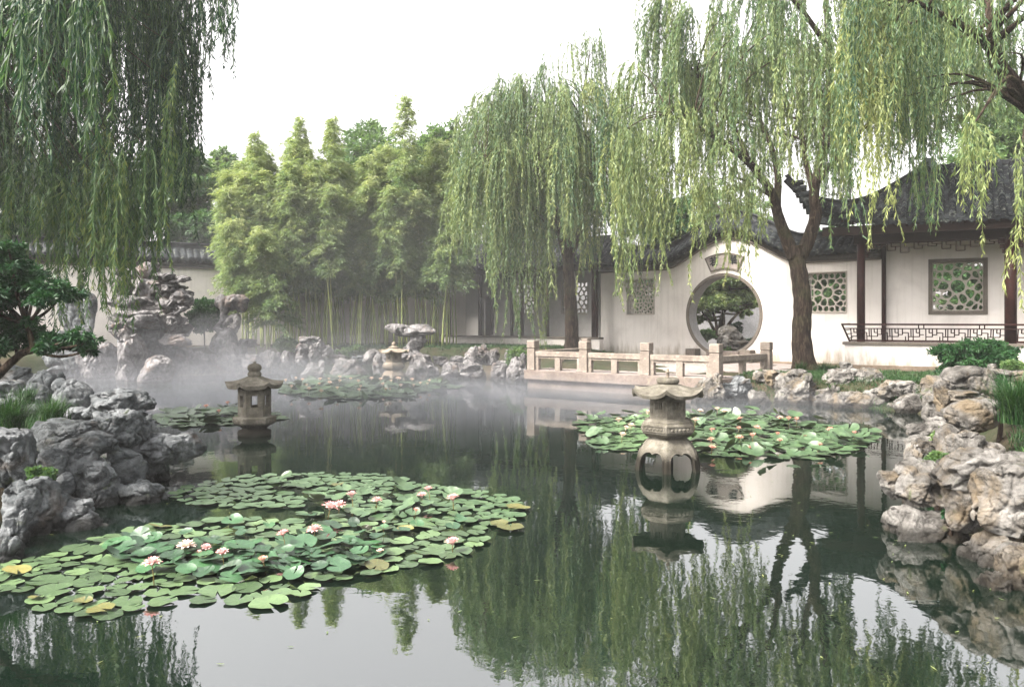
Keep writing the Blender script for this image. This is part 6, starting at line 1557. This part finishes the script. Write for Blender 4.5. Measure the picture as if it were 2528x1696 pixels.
# a second layer overlapping the first in the crowded part
B, _ = scatter(near_poly, .085, .135, 5, 9000, .62); B = B[np.argsort(B[:, 1])]
for i, (x, y, R) in enumerate(B):
    if not inside_c(x, y) or npad >= 288: continue
    k = int(rr_.choice([3, 4, 5, 6, 2])); put_pad(x, y, R, k, MPD, rr_.uniform(.035, .08), *rr_.normal(0, .16, 2), rr_.random()*6.28, 'raised green lily leaf lifting off the water in the near patch', 'raised leaves of the near lily patch'); npad += 1
for (X, Y, R, k, lb) in ((40, 1308, .10, 2, 'orange and yellow lily pad at the far left end of the near patch'), (190, 1382, .08, 7, 'curled golden lily pad standing up near the front of the patch'), (230, 1398, .09, 2, 'yellowing lily pad at the front left of the near patch'), (80, 1372, .06, 8, 'small withered yellow leaf off the front left of the patch'),
                         (1182, 1163, .13, 2, 'yellow lily pad at the right tip of the near patch'), (1165, 1208, .13, 1, 'yellow-rimmed lily pad low at the right of the near patch'), (1140, 1200, .09, 3, 'small yellowing pad beside the right tip of the patch'), (365, 1207, .11, 2, 'yellow-green pad at the rear left of the near patch'),
                         (925, 1215, .10, 7, 'brown curled lily leaf in the right half of the near patch'), (770, 1112, .09, 8, 'brown rolled lily leaf left of the rear flowers'), (860, 1298, .10, 3, 'pinkish fading pad at the front of the near patch')):
    p = G(X, Y); put_pad(p.x, p.y, R, k, MPY, .03, rr_.normal(0, .1), rr_.normal(0, .1), rr_.random()*6, lb, 'yellowed pads'); npad += 1
# right patch: nearest pads are things, the rest and the far patches are one mass
right_poly = [(1312, 962), (1400, 952), (1480, 945), (1590, 945), (1700, 945), (1800, 960), (1870, 965), (1950, 985), (2015, 995), (1980, 1012), (1960, 1030), (1870, 1050), (1780, 1048), (1640, 1042), (1590, 1032), (1500, 1015), (1470, 1030), (1375, 1028), (1350, 1005)]
A2, _ = scatter(right_poly, .10, .19, 13, 50000, .60)
order = np.argsort(A2[:, 1]); n_ind = max(0, 296-npad)
for j, i in enumerate(order):
    x, y, R = A2[i]; up = rr_.random() < .33; k = int(rr_.choice([5, 6, 4])) if up else int(rr_.choice([0, 1, 2, 3])); z = rr_.uniform(.04, .14) if up else .01; rx, ry = rr_.normal(0, .25 if up else .02, 2)
    if j < n_ind: put_pad(x, y, R, k, MPF, z, rx, ry, rr_.random()*6.28, 'green lily pad along the front of the patch behind the near lantern', 'front pads of the right lily patch')
    else: mass.append((x, y, R, k, z, rx, ry))
far_poly = [(640, 880), (700, 866), (800, 864), (900, 868), (1000, 874), (1060, 884), (960, 896), (930, 908), (780, 912), (690, 906), (640, 898)]
A3, _ = scatter(far_poly, .14, .26, 23, 20000, .56)
left_poly = [(345, 950), (400, 935), (480, 930), (560, 932), (640, 948), (655, 955), (600, 962), (500, 972), (430, 975), (360, 968)]
A4, _ = scatter(left_poly, .12, .22, 33, 12000, .62)
for (A_, ch) in ((A3, .25), (A4, .25)):
    for (x, y, R) in A_:
        up = rr_.random() < ch; mass.append((x, y, R, int(rr_.choice([4, 5, 6])) if up else int(rr_.choice([0, 1, 2, 3])), rr_.uniform(.04, .12) if up else .012, *rr_.normal(0, .20 if up else .02, 2)))
Vs = []; Qs = []; Ts = []; off = 0
from mathutils import Euler
for (x, y, R, k, z, rx, ry) in mass:
    V, q, t = PADS[k]; Rm = np.array(Euler((rx, ry, rr_.random()*6.28)).to_matrix()); V2 = (V*R)@Rm.T+[x, y, z]; Vs.append(V2); Qs.append(q+off); Ts.append(t+off); off += len(V)
tag(mobj('lily_pads', np_mesh('lily_pads', np.concatenate(Vs), [np.concatenate(Qs), np.concatenate(Ts)], MPF, True)), kind='stuff')

# flowers
def m_petal(name, tip, base_):
    m, nt, p = mat_new(name); a = nt.nodes.new('ShaderNodeAttribute'); a.attribute_name = 'tint'
    c = ramp(nt, a.outputs['Fac'], [(0, base_), (.55, tuple((x+y)/2 for x, y in zip(tip, base_))), (1, tip)]).outputs[0]; nt.links.new(c, p.inputs['Base Color']); p.inputs['Roughness'].default_value = .5
    t = nt.nodes.new('ShaderNodeBsdfTranslucent'); nt.links.new(c, t.inputs[0]); mx = nt.nodes.new('ShaderNodeMixShader'); mx.inputs[0].default_value = .3
    nt.links.new(p.outputs[0], mx.inputs[1]); nt.links.new(t.outputs[0], mx.inputs[2]); nt.links.new(mx.outputs[0], nt.nodes['Material Output'].inputs[0]); return m
PK = m_petal('pink_petal', (.78, .40, .40), (.72, .56, .52)); PW = m_petal('pale_petal', (.78, .58, .50), (.74, .66, .56)); PS = m_petal('salmon_petal', (.72, .38, .30), (.70, .52, .44))
M['stamen'] = m_plain('stamen', (.70, .42, .06), .7, .2); M['stem'] = m_plain('flower_stem', (.16, .13, .05), .6, .2)
def flower_meshes(op, mat, seed):
    V = []; Q = []; T = []; r = random.Random(seed)
    for (n, ln, tilt, w, ph) in ((9, 1.0, .30+.80*op, .34, 0), (9, .98, .12+.62*op, .32, .35), (8, .92, .0+.42*op, .28, .1), (6, .78, -.1+.25*op, .22, .4)):
        for k in range(n):
            a = 2*math.pi*k/n+ph+r.uniform(-.1, .1); tl = tilt+r.uniform(-.1, .1); b = len(V)
            for i in range(6):
                s = i/5; ang = tl*(.45+.75*s)*1.0; rad_ = math.sin(ang)*ln*s+.06; zz = math.cos(ang)*ln*s
                ww = w*math.sin(math.pi*min(.999, (s*.86+.10)))**.8*(1 if i < 5 else .05)
                for j in (-1, 0, 1):
                    lx = rad_-abs(j)*.06*math.sin(math.pi*s); ly = j*ww/1.6; V.append((math.cos(a)*lx-math.sin(a)*ly, math.sin(a)*lx+math.cos(a)*ly, zz+abs(j)*.03*math.sin(math.pi*s))); T.append(s)
            for i in range(5):
                for j in range(2): q = b+i*3+j; Q.append((q, q+1, q+4, q+3))
    return np_mesh('petals', np.array(V), [np.array(Q)], mat, True, T)
st_me = MB()
for k in range(26):
    a = k*2.4; q = .16*math.sqrt(k/26); st_me.tube([(math.cos(a)*q*.6, math.sin(a)*q*.6, .08), (math.cos(a)*q*1.5, math.sin(a)*q*1.5, .42)], [.018, .022], 4)
so_ = st_me.build('stamens', M['stamen']); ST = so_.data; bpy.data.objects.remove(so_)
FM = {(o, m.name): flower_meshes(o, m, 5) for o in (.35, .6, .95) for m in (PK, PW, PS)}
def flower(X, Y, size_px, op, mat, label, group, hpx=0, on=None):
    "X,Y: base of the bloom on the photo; hpx: how far the bloom is held above the water"
    p = G(X, Y+hpx+4); hz = (hpx+4)*K/F*p.y + (.06 if p.y > 14 else 0); t = thing('water_lily_flower', label, 'flower', (p.x, p.y, .03+hz), rr_.random()*6.28, group); s = size_px*K/F*p.y/2*1.05
    t.scale = (s,)*3; t.rotation_euler = (rr_.normal(0, .12), rr_.normal(0, .12), rr_.random()*6.28)
    mobj('petals', FM[(op, mat.name)], t)
    if op > .5: tag(mobj('stamens', ST, t), kind='stuff')
    mb = MB(); mb.tube([(0, 0, .12), (.05, .02, -(hz+.03)/s*.5), (.1, -.05, -(hz+.06)/s)], [.05, .05, .05], 6); mb.build('stem', M['stem'], t, smooth=True)
for a in ((347, 1300, 46, .95, PK, 'wide open pink water lily on a stem at the left of the near patch', 34), (508, 1275, 34, .6, PK, 'half open pink water lily right of the flat blooms in the near patch', 24), (601, 1292, 32, .35, PS, 'pink tulip-shaped lily near the front middle of the near patch', 12),
          (425, 1260, 46, .95, PW, 'flat pale bloom low among leaves left of two small blooms', 4), (470, 1262, 28, .6, PK, 'small pink bloom between the flat pale bloom and the half open one', 6), (453, 1272, 20, .6, PW, 'tiny pale bloom below the small pink bloom', 3),
          (647, 1232, 34, .6, PK, 'pink lily on a leaning stem at the centre of the near patch', 26), (718, 1222, 40, .95, PK, 'wide pale pink lily right of the centre stem lily', 10), (752, 1170, 44, .95, PK, 'large pink lily on the left of the joined pair at the rear', 10), (775, 1163, 34, .95, PK, 'pink lily on the right of the joined pair at the rear', 8),
          (803, 1142, 34, .6, PK, 'pale pink lily behind the joined pair', 12), (860, 1152, 28, .95, PK, 'small pink star-shaped lily right of the joined pair', 16), (963, 1142, 28, .6, PK, 'pink lily left of the two rear right blooms', 12), (978, 1128, 28, .6, PK, 'upper pink lily of the two rear right blooms', 14),
          (1034, 1150, 36, .6, PK, 'pink lily at the rear right of the near patch', 12), (1033, 1252, 40, .6, PK, 'pink lily at the right edge of the near patch', 6), (949, 1175, 20, .35, PS, 'faded closed bloom right of centre in the near patch', 4), (876, 1202, 14, .35, PW, 'thin closed white bud on a brown stalk in the near patch', 40), (868, 1270, 22, .6, PW, 'small pale bloom low in the front right leaves', 2)):
    flower(a[0], a[1], a[2], a[3], a[4], a[5], 'blooms of the near lily patch', a[6])
RB = [(1412, 975), (1428, 985), (1440, 980), (1478, 957), (1560, 968, ), (1587, 975), (1598, 952), (1637, 948), (1652, 953), (1577, 985), (1625, 990), (1623, 1012), (1625, 1030), (1690, 973), (1686, 985), (1688, 1008), (1718, 1003), (1712, 1030), (1727, 985), (1775, 998), (1780, 1013), (1780, 968), (1818, 972), (1836, 1005), (1895, 990), (1950, 996), (1800, 970), (1870, 1022), (1420, 1002)]
for i, (X, Y) in enumerate(RB): flower(X, Y, random.uniform(17, 25), (.6, .35, .6)[i % 3], PS if X > 1600 and Y > 965 else PW, 'pale peach water lily bloom in the patch behind the near lantern', 'blooms of the right lily patch', random.uniform(2, 9))
FB = [(652, 878), (675, 872), (690, 876), (700, 889), (730, 876), (729, 886), (750, 874), (752, 884), (775, 871), (800, 874), (775, 880), (818, 880), (823, 892), (848, 874), (868, 876), (874, 887), (880, 899), (890, 898), (893, 879), (908, 873), (912, 874), (940, 877), (944, 890), (960, 884), (975, 886), (820, 901), (770, 896), (705, 898), (665, 893), (733, 904), (980, 879), (915, 890)]
for i, (X, Y) in enumerate(FB): flower(X, Y, random.uniform(11, 16), (.35, .6)[i % 2], PW, 'small cream water lily bloom in the far patch before the distant lantern', 'blooms of the far lily patch', random.uniform(1, 5))
for (X, Y) in ((520, 932), (470, 940), (500, 952)): flower(X, Y, 16, .6, PS, 'peach bloom in the misty patch left of the lantern with ball finial', 'blooms of the left lily patch', 3)

# stray willow leaves and specks drifting on the water
P_ = []; r9 = np.random.default_rng(77)
for _ in range(420):
    y = r9.uniform(4.4, 14); x = r9.uniform(-.62, .62)*y
    if poly_sd(np.array([x]), np.array([y]), SHORE)[0] < -.1 and r9.random() < (.25 if abs(x) < 2 else .8): P_.append((x, y, .006))
P_ = np.array(P_); a9 = r9.random(len(P_))*6.283; D_ = np.stack([np.cos(a9), np.sin(a9), np.zeros(len(a9))], -1)
V, Q = leaf_quads(P_, D_, r9.uniform(.02, .08, len(P_)), r9.uniform(.006, .014, len(P_)), roll=np.tile([0, 0, 1.0], (len(P_), 1)))
tag(mobj('floating_leaves', np_mesh('floating_leaves', V, [Q], M['willow'], False, np.repeat(r9.uniform(.5, 1, len(P_)), 4))), kind='stuff')
